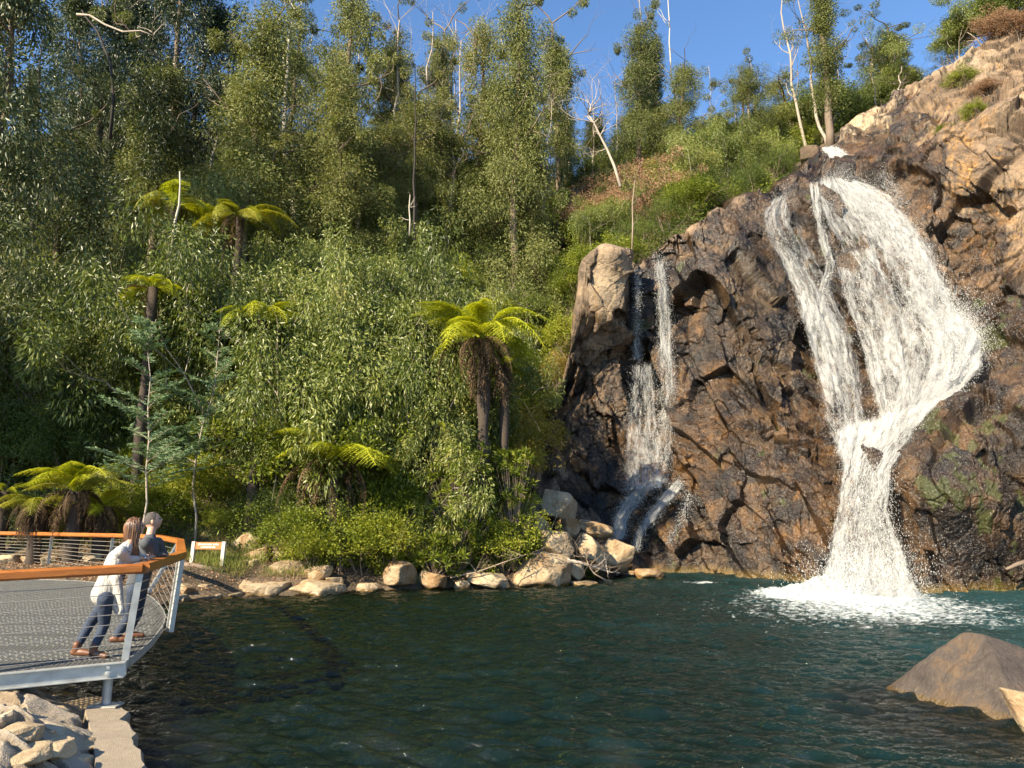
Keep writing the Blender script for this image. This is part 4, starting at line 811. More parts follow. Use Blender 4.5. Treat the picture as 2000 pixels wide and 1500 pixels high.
# bushes on the rock slab at the right
for (px, py, k, H, w) in [(1870, 60, 0, 3.8, 1.0), (1925, 20, 2, 4.2, 1.2), (1850, 110, 6, 2.0, 1.1), (1985, -20, 3, 3.2, 1.2), (1880, 150, 3, 1.5, 1.2), (1905, 215, 3, 1.0, 1.2), (1955, 70, 7, 2.0, 1.3), (1990, 60, 7, 2.0, 1.3), (1835, 232, 5, .9, 1.3), (1900, 205, 3, .9, 1.2), (1960, -40, 4, 3.5, 1.2), (1925, 150, 7, 1.4, 1.3)]:
    c = cliff_pt(px, py + 18) if py + 18 > np.interp(px, CT[:, 0], CT[:, 1]) else P(px, np.interp(px, CT[:, 0], CT[:, 1]), cdepth(px, np.interp(px, CT[:, 0], CT[:, 1])) + .8)
    o = put(BK, k, c[0], c[1], H, w, rg.rand() * 6, None, 'shrub', None, z=c[2] - .1, h0=BH[k]); SH.append((o, k, px, c[1]))
KN = {0: 'grey-green young gum', 1: 'slim grey-green young gum', 2: 'broad young gum', 3: 'light green leafy bush', 4: 'dark green dense bush', 5: 'yellow-green upright bush', 6: 'dark fine-leaved bush', 7: 'pinkish brown dead-leaved bush', 8: 'golden yellow bush'}
def zone(k, px, Y):
    if px > 1800: return 'on the right rock ridge'
    if Y > 45 and px < 1120: return 'below the ridge line'
    if Y > 45: return 'on the skyline behind the cliff scrub'
    if px > 1140: return 'on the slope above the cliff'
    if px > 930: return 'between thicket and cliff'
    if Y < 25.6: return 'along the pool bank'
    if Y < 30: return 'behind the pool bank plants'
    if Y < 36: return 'in the middle thicket'
    return 'below the tall gums'
from collections import defaultdict
Z = defaultdict(list)
for (o, k, px, Y) in SH: Z[(k, zone(k, px, Y))].append((px, o))
for (k, z), L in Z.items():
    L.sort(key=lambda e: e[0]); n = len(L)
    for i, (px, o) in enumerate(L):
        w = '' if n == 1 else ('leftmost ' if i == 0 else 'rightmost ' if i == n - 1 else ORD[min(i, 19)] + ' ') 
        o['label'] = ((w + KN[k] + (' from the left ' if w and i not in (0, n - 1) else ' ') + z).strip()); o['category'] = 'young gum tree' if k < 3 else 'bush'; o['group'] = 'bushes and saplings covering the hillside'
# ---- two feathery wattles behind the deck
def wattle(loc, H, seed, label, spread=.34):
    rng = np.random.RandomState(seed); root = empty('wattle_sapling', loc); tag(root, label, 'sapling', 'young wattles behind the deck'); mb = MB(); z = np.linspace(0, H, 9); w = np.cumsum(rng.normal(size=(9, 2)), 0) * .012 * H
    tr = np.stack([w[:, 0], w[:, 1], z], -1); mb.tube(tr, np.linspace(.045, .008, 9), 6); C = []; D = []
    for k in range(46):
        f = rng.uniform(.3, .99); p = np.array([np.interp(f * H, z, tr[:, j]) for j in range(3)]); a = rng.rand() * 6.283; L = H * spread * (1.05 - f) ** .75 * rng.uniform(.55, 1) + .12
        d = np.array([math.cos(a), math.sin(a), .25 + .5 * f]); d /= np.linalg.norm(d); s = np.linspace(0, 1, 6)[:, None]; br = p + d * L * s + np.array([0, 0, -.10 * L]) * s ** 2; mb.tube(br, np.linspace(.011, .003, 6), 4, cap=False)
        m = int(6 + L * 13)
        for j in range(m):
            g = .12 + .88 * (j + .5) / m; q = p + d * L * g + np.array([0, 0, -.10 * L * g * g]); sd_ = 1 if j % 2 else -1; e = np.array([-d[1], d[0], 0]) * sd_ * .9 + d * .45 + rng.normal(size=3) * .2; e /= np.linalg.norm(e); l2 = .24 * rng.uniform(.7, 1.2)
            for r in np.linspace(.15, 1, 11):
                for s3 in (-1, 1): C.append(q + e * l2 * r); D.append(np.cross(e, [0, 0, 1]) * s3 + e * .4 + rng.normal(size=3) * .15)
    link('trunk', mesh('trunk', np.array(mb.v), mb.f, M['pale'], True), root); V, F = leaves(np.array(C), np.array(D), .075, .024, rng); link('leaves', mesh('leaves', V, F, M['wattle']), root)
q = P(262, 1030, 22.3); wattle((q[0], 22.3, gz(q[0], 22.3) - .1), P(245, 615, 22.3)[2] - gz(q[0], 22.3), 5, 'feathery blue-green wattle sapling right behind the two people')
q = P(385, 1010, 24); wattle((q[0], 24, gz(q[0], 24) - .1), P(400, 590, 24)[2] - gz(q[0], 24), 6, 'second feathery wattle sapling, right of and behind the first', .3)
# ---- whorled bright bush below the tall tree fern, long narrow leaves in rosettes
def whorl(loc, seed, H, R, nro, label):
    rng = np.random.RandomState(seed); root = empty('daisy_bush', loc); tag(root, label, 'bush'); mb = MB(); C = []; D = []
    for k in range(nro):
        f = rng.rand(); a = rng.rand() * 6.283; r = R * rng.uniform(.25, 1) * (1.05 - .55 * abs(f - .35)); p = np.array([math.cos(a) * r, math.sin(a) * r, H * (.12 + .85 * f)])
        mb.tube([(0, 0, H * f * .3), p * .6 + np.array([0, 0, H * f * .1]), p], [.014, .01, .006], 4, cap=False); ax = p * np.array([1, 1, .15]) + np.array([0, 0, .35]); ax /= np.linalg.norm(ax)
        for j in range(26):
            u = unit(rng, 1)[0]; u = u - ax * u.dot(ax); u /= np.linalg.norm(u) + 1e-9; D.append(u * rng.uniform(.5, 1) + ax * rng.uniform(-.1, .9)); C.append(p - ax * .10 * rng.rand())
    link('stem', mesh('stem', np.array(mb.v), mb.f, M['twig'], True), root); V, F = leaves(np.array(C), np.array(D), .24, .042, rng, .3); link('leaves', mesh('leaves', V, F, M['bush_lt']), root)
for (px, Y, H, R, n, sd_, lb) in [(895, 24.1, 4.4, 1.3, 250, 1, 'bright green rosette-leaved bush under the tall tree fern, left of its trunk'), (790, 24.0, 2.4, 1.0, 90, 2, 'low rosette-leaved bush at the pool edge left of the bright one'), (1003, 24.7, 4.2, .95, 130, 3, 'bright green rosette-leaved bush right of the tall tree fern trunk'), (850, 23.6, 1.6, .9, 70, 4, 'smallest rosette-leaved bush hanging over the rocks')]:
    x = P(px, 900, Y)[0]; whorl((x, Y, gz(x, Y)), sd_, H, R, n, lb)
# ---- tree ferns
def fern_at(px, pyc, Y, L, nf, nd, seed, label, hmin=.5, **k):
    c = P(px, pyc, Y); z = gz(c[0], c[1]); h = max(c[2] - z, hmin); return tree_fern((c[0], c[1], c[2] - h), h, L, nf, nd, seed, label, **k)
fern_at(945, 665, 24.7, 2.8, 22, 16, 1, 'tall tree fern with dark trunk and brown skirt leaning out over the pool bank', tr=.20, up=.25)
fern_at(985, 720, 25.2, 1.2, 10, 3, 2, 'smaller tree fern tucked behind the tall one', up=.1)
fern_at(515, 625, 24.7, 1.9, 16, 3, 3, 'bright tree fern crown above the thicket behind the sign', up=.2)
fern_at(300, 562, 24.8, 1.6, 11, 2, 4, 'small bright tree fern crown high over the two people', up=.1)
fern_at(342, 400, 28.5, 2.0, 15, 3, 5, 'hillside tree fern beside the slim white stick, left of a wider one', up=.05, bright=.4)
fern_at(470, 425, 28.5, 2.3, 18, 4, 6, 'wide hillside tree fern with drooping olive fronds, highest on the slope', up=.0, bright=.25)
fern_at(655, 905, 23.6, 2.9, 16, 13, 7, 'low tree fern with yellow-green fronds spreading left over the pool rocks', up=.15, tr=.17)
fern_at(75, 985, 22.5, 1.35, 11, 30, 8, 'leftmost tree fern with a shaggy brown skirt behind the far rail', up=.1, tr=.2, bright=.3)
fern_at(150, 960, 22.3, 1.7, 16, 30, 9, 'largest shaggy tree fern behind the far rail with upright yellow fronds', up=.5, tr=.2, bright=.7)
fern_at(200, 990, 22.8, 1.25, 9, 24, 10, 'short tree fern with curled brown fronds nearest the two people', up=.2, tr=.17, bright=.5)
fern_at(10, 960, 23.6, 1.1, 9, 9, 11, 'tree fern cut off by the left edge of the photo', up=.1, tr=.2, bright=.3)
fern_at(1015, 975, 25.2, .95, 10, 2, 12, 'small lime green fern overhanging the dark gap beside the boulders', up=-.1)
fern_at(850, 830, 24.4, .7, 7, 1, 13, 'tiny fern catching the sun left of the tall tree fern trunk', up=.1)
fern_at(680, 840, 25, 1.0, 10, 2, 14, 'dark arching fern just above the low yellow-green tree fern', up=.1, bright=.1)
# ---- ground cover
def cover(name, n, area, hfun, mat, ln, wd, seed, label, droop=0, keep=None, upw=.5):
    rng = np.random.RandomState(seed); x = rng.uniform(area[0], area[1], n); y = rng.uniform(area[2], area[3], n)
    m = (pool_sd(x, y) > .15) if keep is None else keep(x, y); x, y = x[m], y[m]; z = ground(x, y)
    h = hfun(x, y, rng); C = np.stack([x, y, z + h * rng.rand(len(x))], -1); D = unit(rng, len(x)); D[:, 2] = D[:, 2] * .6 + upw
    V, F = leaves(C, D, ln, wd, rng); o = link(name, mesh(name, V, F, M[mat])); tag(o, label, 'ground cover', kind='stuff'); return o
def inview(x, y): return (np.abs(x) < y * .85 + 1)
def hillkeep(x, y): return (pool_sd(x, y) > 1.2) & inview(x, y) & (y > np.interp(x / y, HA, HY) + .3) & ((x / y < .42))
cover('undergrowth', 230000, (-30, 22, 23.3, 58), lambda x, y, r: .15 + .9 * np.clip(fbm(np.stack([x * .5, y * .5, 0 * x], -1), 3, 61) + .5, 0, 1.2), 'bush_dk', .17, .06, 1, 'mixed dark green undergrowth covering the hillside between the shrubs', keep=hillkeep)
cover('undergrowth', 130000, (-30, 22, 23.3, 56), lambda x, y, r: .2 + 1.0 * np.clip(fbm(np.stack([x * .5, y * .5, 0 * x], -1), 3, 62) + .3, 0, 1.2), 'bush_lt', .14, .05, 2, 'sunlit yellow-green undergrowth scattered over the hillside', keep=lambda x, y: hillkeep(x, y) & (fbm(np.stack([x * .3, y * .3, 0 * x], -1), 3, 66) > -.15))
cover('grass', 34000, (-13, 5.5, 21.8, 26.5), lambda x, y, r: .02 + 0 * x, 'grassm', .34, .014, 3, 'dry yellowish grass tussocks along the far bank', keep=lambda x, y: (pool_sd(x, y) > .7) & (fbm(np.stack([x * .9, y * .9, 0 * x], -1), 3, 63) > -.05), upw=1.6)
cover('leaf_litter', 30000, (-16, 5, 19, 27), lambda x, y, r: .03 + 0 * x, 'pink', .09, .035, 4, 'brown fallen leaves and twigs littering the bank', keep=lambda x, y: pool_sd(x, y) > .25, upw=.1)
cover('clover', 16000, (-9.5, 2, 21.6, 25), lambda x, y, r: .05 + .08 * r.rand(len(x)), 'clover', .07, .05, 5, 'low bright green creeper spreading between the shore rocks', keep=lambda x, y: (pool_sd(x, y) > .35) & (fbm(np.stack([x * .7, y * .7, 0 * x], -1), 3, 64) > .12), upw=.5)
cover('clover', 26000, (-8, -4.4, 6.2, 10), lambda x, y, r: .03 + .07 * r.rand(len(x)), 'clover', .035, .026, 6, 'bright green weeds growing at the near end of the deck', keep=lambda x, y: (pool_sd(x, y) > 1.15) & (fbm(np.stack([x * 1.1, y * 1.1, 0 * x], -1), 3, 65) > -.25), upw=.5)
cover('grass', 2600, (-8, -4.6, 6.8, 9.6), lambda x, y, r: .01 + 0 * x, 'grassm', .26, .008, 7, 'thin dry grass stalks in front of the deck edge beam', keep=lambda x, y: (pool_sd(x, y) > 1.2), upw=2.2)
# trees just outside the left of the frame whose shade falls on the thicket
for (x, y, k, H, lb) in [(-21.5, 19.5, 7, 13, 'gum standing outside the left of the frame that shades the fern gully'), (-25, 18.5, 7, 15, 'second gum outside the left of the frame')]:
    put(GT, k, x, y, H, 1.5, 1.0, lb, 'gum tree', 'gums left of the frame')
M['mason'] = rock_mat('masonry_stone', (.50, .385, .235), (.38, .28, .165), (.27, .17, .09), False, 2.2)
# ------------------------------------------------------------ rocks
def ico(n):
    import bmesh
    bm = bmesh.new(); bmesh.ops.create_icosphere(bm, subdivisions=n, radius=1); v = np.array([x.co[:] for x in bm.verts]); f = np.array([[w.index for w in x.verts] for x in bm.faces]); bm.free(); return v, f
ICO5 = ico(5); ICO6 = ico(6)
def rock_verts(dirs, planes, size, seed, rough=.035, sharp=26):
    acc = np.zeros(len(dirs))
    for (n, d) in planes:
        c = np.maximum(dirs @ np.array(n), 1e-3) / d; acc += c ** sharp
    r = acc ** (-1 / sharp); v = dirs * r[:, None]
    q = v * 1.0 + seed * 3.3
    dd = rough * (fbm(q * 1.8, 4, seed) + .6 * facets(q, .55, 1.0, seed, tilt=1.2, crack=.5, cw=.1) + .3 * fbm(q * 9, 3, seed + 3))
    return (v + dirs * dd[:, None]) * np.array(size)
def rnd_planes(seed, n=13):
    rng = np.random.RandomState(seed); P_ = [((0, 0, 1), rng.uniform(.6, .85)), ((0, 0, -1), .7)]
    for k in range(n):
        u = unit(rng, 1)[0]; P_.append((tuple(u), rng.uniform(.68, .98)))
    a = rng.rand() * 6.28
    for k in range(4): P_.append(((math.cos(a + k * 1.57 + rng.normal() * .15), math.sin(a + k * 1.57 + rng.normal() * .15), rng.normal() * .2), rng.uniform(.62, .85)))
    return P_
def boulder(loc, size, seed, label, group=None, mat='sand', rot=(0, 0, 0), planes=None, name='boulder', hi=False):
    dirs, f = ICO6 if hi else ICO5
    v = rock_verts(dirs, planes or rnd_planes(seed), size, seed); o = link(name, mesh(name, v, f, M[mat], False)); o.location = [float(c) for c in loc]; o.rotation_euler = rot
    tag(o, label, 'boulder' if name == 'boulder' else 'stone', group); return o
def rock_px(px, py, w, h, Y, seed, label, group, dep=1.0, mat='sand', rot=(0, 0, 0), sink=.0, name='boulder'):
    c = P(px, py, Y); k = Y / FPX / .97; hw = w * k / 2 * 1.18; hh = h * k / 2 * 1.25
    return boulder(c - np.array([0, 0, sink]), (hw, hw * dep, hh), seed, label, group, mat, rot, name=name)
G1 = 'pale boulders along the far shore'
for i, (px, py, w, h, Y, rot, lb) in enumerate([
    (488, 1063, 46, 46, 24.3, (.1, .35, .3), 'upright pale boulder highest up the bank right of the sign'), (478 + 27, 1083, 66, 28, 23.9, (0, -.35, .2), 'long slanting pale slab below the upright bank boulder'),
    (498, 1107, 50, 42, 23.3, (0, -.2, .5), 'rounded pale boulder in the middle of the bank right of the sign'), (549, 1084, 25, 22, 24, (0, 0, 1), 'small whitish rock wedged beside the pointed boulder'),
    (577, 1076, 44, 50, 24.2, (0, -.3, 0), 'pointed pale boulder under the shrub at the top of the bank'), (565, 1114, 70, 40, 23.0, (0, .1, .3), 'largest blocky pale boulder on the bank behind the waterline slabs'),
    (617, 1122, 54, 34, 22.9, (0, -.45, .2), 'tilted split boulder right of the largest bank boulder'), (520, 1151, 74, 36, 21.9, (0, 0, .1), 'wide flat-faced pale block at the waterline left of the dark gap'),
    (484, 1149, 28, 34, 21.8, (0, .35, .2), 'narrow leaning ochre stone beside the wide waterline block'), (624, 1153, 92, 36, 22.2, (0, .12, 0), 'long low slab at the waterline right of the dark gap'),
    (655, 1136, 38, 22, 22.9, (0, 0, .7), 'small pale rock behind the long low slab'), (364, 1153, 34, 28, 20.9, (0, .3, 0), 'pale boulder at the waterline nearest the deck corner'),
    (401, 1151, 30, 30, 21.3, (0, 0, .8), 'brown blocky stone second from the deck corner'), (402, 1166, 24, 16, 20.9, (0, 0, .2), 'small grey stone in front of the brown blocky one'), (423, 1164, 28, 15, 21.1, (0, .1, .4), 'low cream stone third from the deck corner'),
    (440, 1170, 34, 11, 21.1, (0, 0, 0), 'thin flat stone lying at the water edge'), (459, 1164, 26, 18, 21.4, (0, -.2, .9), 'small cream stone left of the leaning ochre stone'), (354, 1168, 26, 18, 20.5, (0, 0, .3), 'dark small rock under the deck corner'),
    (847, 1133, 56, 38, 23.5, (0, .2, .2), 'pale wedge rock at the waterline below the rosette bushes'), (782, 1118, 58, 46, 23.3, (0, 0, .5), 'shaded rock at the waterline under the overhanging shrubs'), (948, 1130, 78, 28, 23.9, (0, .1, 0), 'low pale rock half buried in roots under the tall tree fern'),
    (981, 1141, 26, 20, 23.9, (0, 0, .6), 'small pale stone left of the big round boulder'), (905, 1140, 34, 20, 23.7, (0, 0, .1), 'small brown rock between the wedge and the buried rock'), (720, 1148, 46, 26, 23.0, (0, 0, .2), 'low brown rock right of the long low slab'),
    (1064, 1114, 106, 72, 24.7, (0, .15, .25), 'biggest rounded tan boulder standing in the pool edge left of the thin fall'), (1092, 1063, 56, 50, 25.2, (0, .1, .15), 'squarish pale boulder sitting on the biggest tan one'), (1122, 1110, 34, 36, 25.4, (0, .4, .2), 'small orange-brown wedge right of the biggest tan boulder'),
    (1152, 1074, 56, 46, 26.6, (0, .45, .1), 'shaded grey wedge boulder between the square boulder and the thin fall'), (1203, 1083, 60, 62, 27.5, (0, .35, .1), 'brown boulder with a dark split face at the foot of the thin fall'), (1165, 1033, 70, 32, 28.4, (0, .3, 0), 'orange slab boulder behind the wedge, beside the spray'),
    (1140, 1139, 58, 12, 24.9, (0, 0, 0), 'amber rock barely breaking the water in front of the wedge'), (1268, 1120, 46, 20, 27.2, (0, 0, 0), 'low yellow rock in the water below the thin fall'), (1237, 1117, 18, 8, 27.4, (0, 0, 0), 'tiny amber rock in the water left of the yellow one'),
    (1040, 1035, 66, 66, 27.5, (0, .2, 0), 'dark shaded boulder in the gully mouth behind the square boulder'), (1092, 985, 76, 60, 29.5, (0, .2, .4), 'dark flat boulder deeper in the gully'), (1110, 1030, 50, 40, 28, (0, 0, .4), 'dark boulder beside the orange slab')]):
    rock_px(px, py, w, h, Y, 500 + i, lb, G1, 1.0 if w < 60 else .8, rot=rot, sink=.03)
rock_px(1584, 306, 46, 36, 41.2, 560, 'brown rounded boulder left of the small top cascade', 'boulders at the top of the falls', mat='cliff')
rock_px(1612, 326, 60, 26, 39.2, 561, 'low brown boulder under the small top cascade', 'boulders at the top of the falls', .7, mat='cliff')
rock_px(1057, 330, 16, 14, 41, 562, 'lone pale rock showing among the scrub at the centre of the hill', None)
G2 = 'yellow stones behind the far rail'
for i, (px, w, h) in enumerate([(15, 44, 20), (60, 40, 15), (95, 36, 18), (138, 40, 26), (178, 34, 18), (212, 30, 16), (-20, 36, 20)]):
    q = P(px, 1110, 22.4 + .2 * (i % 2)); lb = ['leftmost yellow stone', 'low second yellow stone', 'third yellow stone, beside a rail post', 'tallest yellow stone', 'yellow stone right of the tallest one', 'small yellow stone nearest the people', 'yellow stone at the frame edge'][i] + ' in the row behind the far rail'
    boulder((q[0], q[1], gz(q[0], q[1]) + .08), (w * .0085, w * .007, h * .0105), 580 + i, lb, G2, rot=(0, .1 * (i % 3), i))
# the two foreground boulders
PL = PZ(1728, 1342, 0.0); PF = PZ(1858, 1426, 0.0); PA = P(1886, 1222, 9.75); PR = np.array([8.3, 9.3, 0.05]); PBk = np.array([6.5, 11.6, 0.0]); ctr = np.array([6.1, 9.9, -.05])
def plane3(a, b, c):
    n = np.cross(b - a, c - a); n /= np.linalg.norm(n); d = n @ (a - ctr)
    return (tuple(n), d) if d > 0 else (tuple(-n), -d)
pls = [plane3(PL, PF, PA), plane3(PF, PR, PA), plane3(PL, PBk, PA), plane3(PBk, PR, PA), ((0, 0, -1), .5)]
for n_, q_, o_ in (((-.10, -.82, .56), (PF + PA) / 2, .02), ((.30, -.2, .93), PA, .02), ((-.75, -.35, .56), (PL + PA) / 2, .03), ((.35, -.62, .70), (PR + PA) / 2 + np.array([0, -.35, 0]), .06)):
    n_ = np.array(n_) / np.linalg.norm(n_); pls.append((tuple(n_), float(n_ @ (q_ - ctr)) - o_))
t = NT('weathered_boulder'); p = t.pos(); n1 = t.noise(p, 2.2, 6, .62, .5); n2 = t.noise(p, 14, 5, .7); n3 = t.noise(t.mapv(p, (1, 1, .2), (.5, .4, .3)), 26, 4, .65)
c = t.ramp(n1, [(.32, (.035, .026, .021)), (.5, (.062, .047, .037)), (.63, (.105, .065, .035)), (.75, (.085, .068, .054))]); c = t.mix(t.ramp(n3, [(.62, 0), (.72, .5)]), c, (.20, .155, .11)); c = t.mix(t.ramp(n2, [(.3, .6), (.45, 0)]), c, (.06, .045, .035))
sz = t.new('ShaderNodeSeparateXYZ'); t.lk(p, sz.inputs[0]); wz = t.ramp(t.math('ADD', sz.outputs[2], t.math('MULTIPLY', t.math('SUBTRACT', n2, .5), .2)), [(.015, 1), (.06, 0)])
c = t.mix(t.math('MULTIPLY', wz, .75), c, (.085, .050, .010)); t.set(col=c, rough=t.math('SUBTRACT', .72, t.math('MULTIPLY', wz, .4)), nrm=t.bump(t.math('ADD', t.math('ADD', n2, n3), t.math('MULTIPLY', n1, 2)), .8, .03)); M['pyr'] = t.m
dirs, f6 = ICO6
v = rock_verts(dirs, pls, (1, 1, 1), 9, .020, 90); o = link('boulder', mesh('boulder', v, f6, M['pyr'])); o.location = ctr; tag(o, 'large pyramid-shaped brown boulder rising from the water in the right foreground', 'boulder')
boulder(P(2042, 1408, 8.4) + np.array([.12, 0, .0]), (.50, .5, .36), 571, 'speckled pale boulder cut by the right frame edge beside the pyramid boulder', None, 'mason', (.0, .2, .4), hi=True)
# stones set in the near left bank, and the concrete edge
G3 = 'stones set into the near bank'
LB3 = ['flat grey stone under the beam', 'tan stone tucked beside the steel leg', 'long dark slab just below the beam', 'largest domed tan stone by the concrete edge', 'smooth pointed pale stone standing upright', 'small tan stone among the green weeds', 'knobbly brown stone at the edge of the weeds', 'pale stone at the frame edge below the weeds', 'long rough ochre stone at the left frame edge', 'thin orange slab below the domed stone', 'grey rounded stone above the concrete edge',
       'flat tan slab left of the dark hole', 'split orange slab at the middle of the bank', 'large smooth oval brown stone', 'rough tan slab right of the oval stone', 'grey flat stone overhanging the concrete edge', 'tan slab below the oval stone', 'pinkish stone at the bottom frame edge', 'wide cream slab in the bottom left corner', 'small rubble stone above the overhanging one', 'small tan stone beside the domed stone']
for i, (px, py, w, h) in enumerate([(140, 1342, 56, 22), (180, 1342, 32, 24), (117, 1362, 70, 16), (155, 1386, 66, 40), (109, 1396, 28, 36), (26, 1392, 28, 14), (72, 1401, 38, 22), (8, 1415, 34, 20), (27, 1436, 66, 34), (160, 1410, 40, 16), (178, 1424, 46, 22), (62, 1434, 52, 16), (108, 1436, 46, 18), (86, 1464, 74, 26), (155, 1452, 56, 20), (196, 1466, 44, 16), (126, 1484, 58, 20), (166, 1494, 44, 24), (28, 1484, 74, 30), (193, 1441, 24, 14), (189, 1404, 26, 14)]):
    q = at_ground(px, py + h * .2); k = q[1] / FPX; hw = w * k / 2 * 1.55
    boulder(q + np.array([0, .03, -.02 if h < 26 else .02]), (hw, hw * 1.05, max(h * k * .62, .085)), 600 + i, LB3[i] + (' in the near bank' if len(LB3[i].split()) < 8 else ''), G3, 'mason', (.05 * ((i % 5) - 2), -.12 + .05 * (i % 3), i * .7), name='stone')
k_ = [(-2.6, 4.9)] + [tuple(PZ(a, b, .24)[:2]) for a, b in ((240, 1500), (234, 1462), (222, 1422), (206, 1382))]; mb = MB(); kv = []; kp = path(k_, 40); tn = np.gradient(kp, axis=0); tn /= np.linalg.norm(tn, axis=1, keepdims=True); nr = np.stack([-tn[:, 1], tn[:, 0]], 1)
V = []; F = []
for i in range(40):
    wv = .05 * fbm(np.array([[i * .5, 0, 0]]), 3, 4)[0]
    for (o_, z_) in ((-.17 + wv, -.7), (-.17 + wv, .20), (-.145 + wv, .235), (.2, .25), (.22, -.7)): V.append((kp[i, 0] + nr[i, 0] * o_, kp[i, 1] + nr[i, 1] * o_, z_ + .012 * vnoise(np.array([[i * .5, o_ * 9, 0]]), 2)[0]))
for i in range(39):
    for j in range(4): F.append((i * 5 + j, i * 5 + j + 1, i * 5 + j + 6, i * 5 + j + 5))
F.append((0, 1, 2, 3, 4)); F.append((199, 198, 197, 196, 195))
M['conc'] = simple('concrete', (.30, .245, .18), .9, var=.35, scale=9, bump=.7, bscale=90)
tag(link('concrete_kerb', mesh('concrete_kerb', np.array(V), F, M['conc'])), 'rough concrete kerb edging the near bank along the water', 'kerb')
# mortar sheet of the bank
mx, my = np.meshgrid(np.linspace(-7, -2.6, 300), np.linspace(4.5, 9.2, 300), indexing='ij'); mz = ground(mx, my) + .045 + .012 * fbm(np.stack([mx * 5, my * 5, 0 * mx], -1), 4, 71) + facets(np.stack([mx * .8 + my * .3, my, 0 * mx], -1).reshape(-1, 3), .42, .085, 9, (1, 1.3, 1), 1.2, .45, .10).reshape(mx.shape); mt_ = facets.tone.copy(); me_ = facets.edge.copy()
sdm = pool_sd(mx, my); keep = ((sdm > .12) & (sdm < 1.5 + .25 * vnoise(np.stack([mx * 2, my * 2, 0 * mx], -1), 3))).ravel(); FF = grid_faces(300, 300); FF = FF[keep[FF].all(1)]
t = NT('flagged_bank'); n1 = t.noise(t.pos(), 5, 5, .6); n2 = t.noise(t.pos(), 40, 4, .65); c = t.ramp(t.math('ADD', t.math('MULTIPLY', t.attr('tone'), .7), t.math('MULTIPLY', n1, .4)), [(.1, (.24, .17, .11)), (.35, (.36, .27, .17)), (.6, (.33, .28, .22)), (.85, (.46, .37, .25))]); c = t.mix(t.math('MULTIPLY', t.attr('crack'), .7), c, (.15, .115, .08)); t.set(col=c, rough=.95, nrm=t.bump(t.math('ADD', n1, n2), .7, .02)); M['mortar'] = t.m
tag(link('stone_bank', mesh('stone_bank', np.stack([mx, my, mz], -1).reshape(-1, 3), FF, M['mortar'], False, {'tone': mt_, 'crack': me_})), 'mortared rubble slope under the near bank stones', 'bank', kind='structure')
# driftwood, roots and twigs at the shore
stick('driftwood', P([1108, 1130, 1160, 1186], [1095, 1098, 1107, 1116], 24.2), .07, 'pale', 'pale driftwood log lying across the rocks beside the biggest tan boulder', 'driftwood', 5, 3, .5, 2, 2)
stick('dead_branch', P([1190, 1160, 1150, 1145], [1137, 1120, 1105, 1090], 24.1), .03, 'twig', 'bunch of reddish brown twigs trailing in the water beside the driftwood', 'branch', 16, 4, .7, 3, 2)
stick('dead_branch', P([1017, 1040, 1070, 1090], [1140, 1100, 1050, 1000], [24.2, 24.6, 25.4, 26]), .02, 'pale', 'thin pale dead branch leaning into the dark gully', 'branch', 3, 6, .6)
stick('dead_branch', P([880, 930, 985, 1020], [1128, 1118, 1098, 1086], 23.4), .03, 'twig', 'tangled grey roots and branches under the tall tree fern', 'branch', 9, 7, .9, 3, 2)
stick('dead_branch', P([1420, 1450, 1480, 1520, 1545], [405, 440, 455, 470, 480], [34.2, 33.6, 33.2, 33.0, 33.0]), .035, 'char', 'dark fallen branch poking over the left side of the main fall', 'branch', 6, 12, 1.2, 3, 2)
stick('log', P([2010, 1985, 1965], [1096, 1103, 1112], 22.3), .09, 'bark', 'grey log lodged against the wet rock at the right frame edge', 'log')
stick('log', P([350, 380, 410, 436], [1104, 1106, 1110, 1113], 22), .11, 'bark', 'weathered brown log lying on the path in front of the sign', 'log')
# ------------------------------------------------------------ sign
M['post'] = simple('pale_post', (.5, .46, .4), .7, var=.2, scale=12, bump=.3, bscale=40)
M['signb'] = simple('orange_board', (.48, .16, .05), .55, var=.2, scale=10)
M['ink'] = simple('white_lettering', (.85, .83, .8), .6, var=.02)
sg = P(404, 1100, 22.4); sgz = gz(sg[0], sg[1]); s0 = np.array([sg[0], sg[1], 0]); sr = empty('sign', (sg[0], sg[1], sgz), -.12); tag(sr, 'low orange sign board with white writing between two pale posts', 'sign')
for s in (-1, 1):
    mb = MB(); Mx = Matrix.Translation((s * .49, 0, 0)) @ Matrix.Rotation(.05, 4, 'Y'); mb.box((-.055, -.05, -.2), (.055, .05, P(404, 1059, 22.4)[2] - sgz + .02), Mx); mb.build('post', M['post'], sr, bevel=.008)
hs = P(404, 1059, 22.4)[2] - sgz
mb = MB(); mb.box((-.43, -.025, hs - .21), (.47, .02, hs)); bd_ = mb.build('board', M['signb'], sr)
for (tx, z_, sz_) in (('Closed water point', hs - .085, .085), ('prohibited area', hs - .165, .075)):
    cu = bpy.data.curves.new('lettering', 'FONT'); cu.body = tx; cu.size = sz_; cu.align_x = 'CENTER'; cu.extrude = .002; cu.offset = .0015; cu.materials.append(M['ink'])
    o = bpy.data.objects.new('lettering_curve', cu); COL.objects.link(o); bpy.context.view_layer.update(); me = bpy.data.meshes.new_from_object(o.evaluated_get(bpy.context.evaluated_depsgraph_get())); bpy.data.objects.remove(o); o = link('lettering', me, bd_); o.location = (.02, -.029, z_); o.rotation_euler = (math.pi / 2, 0, 0)
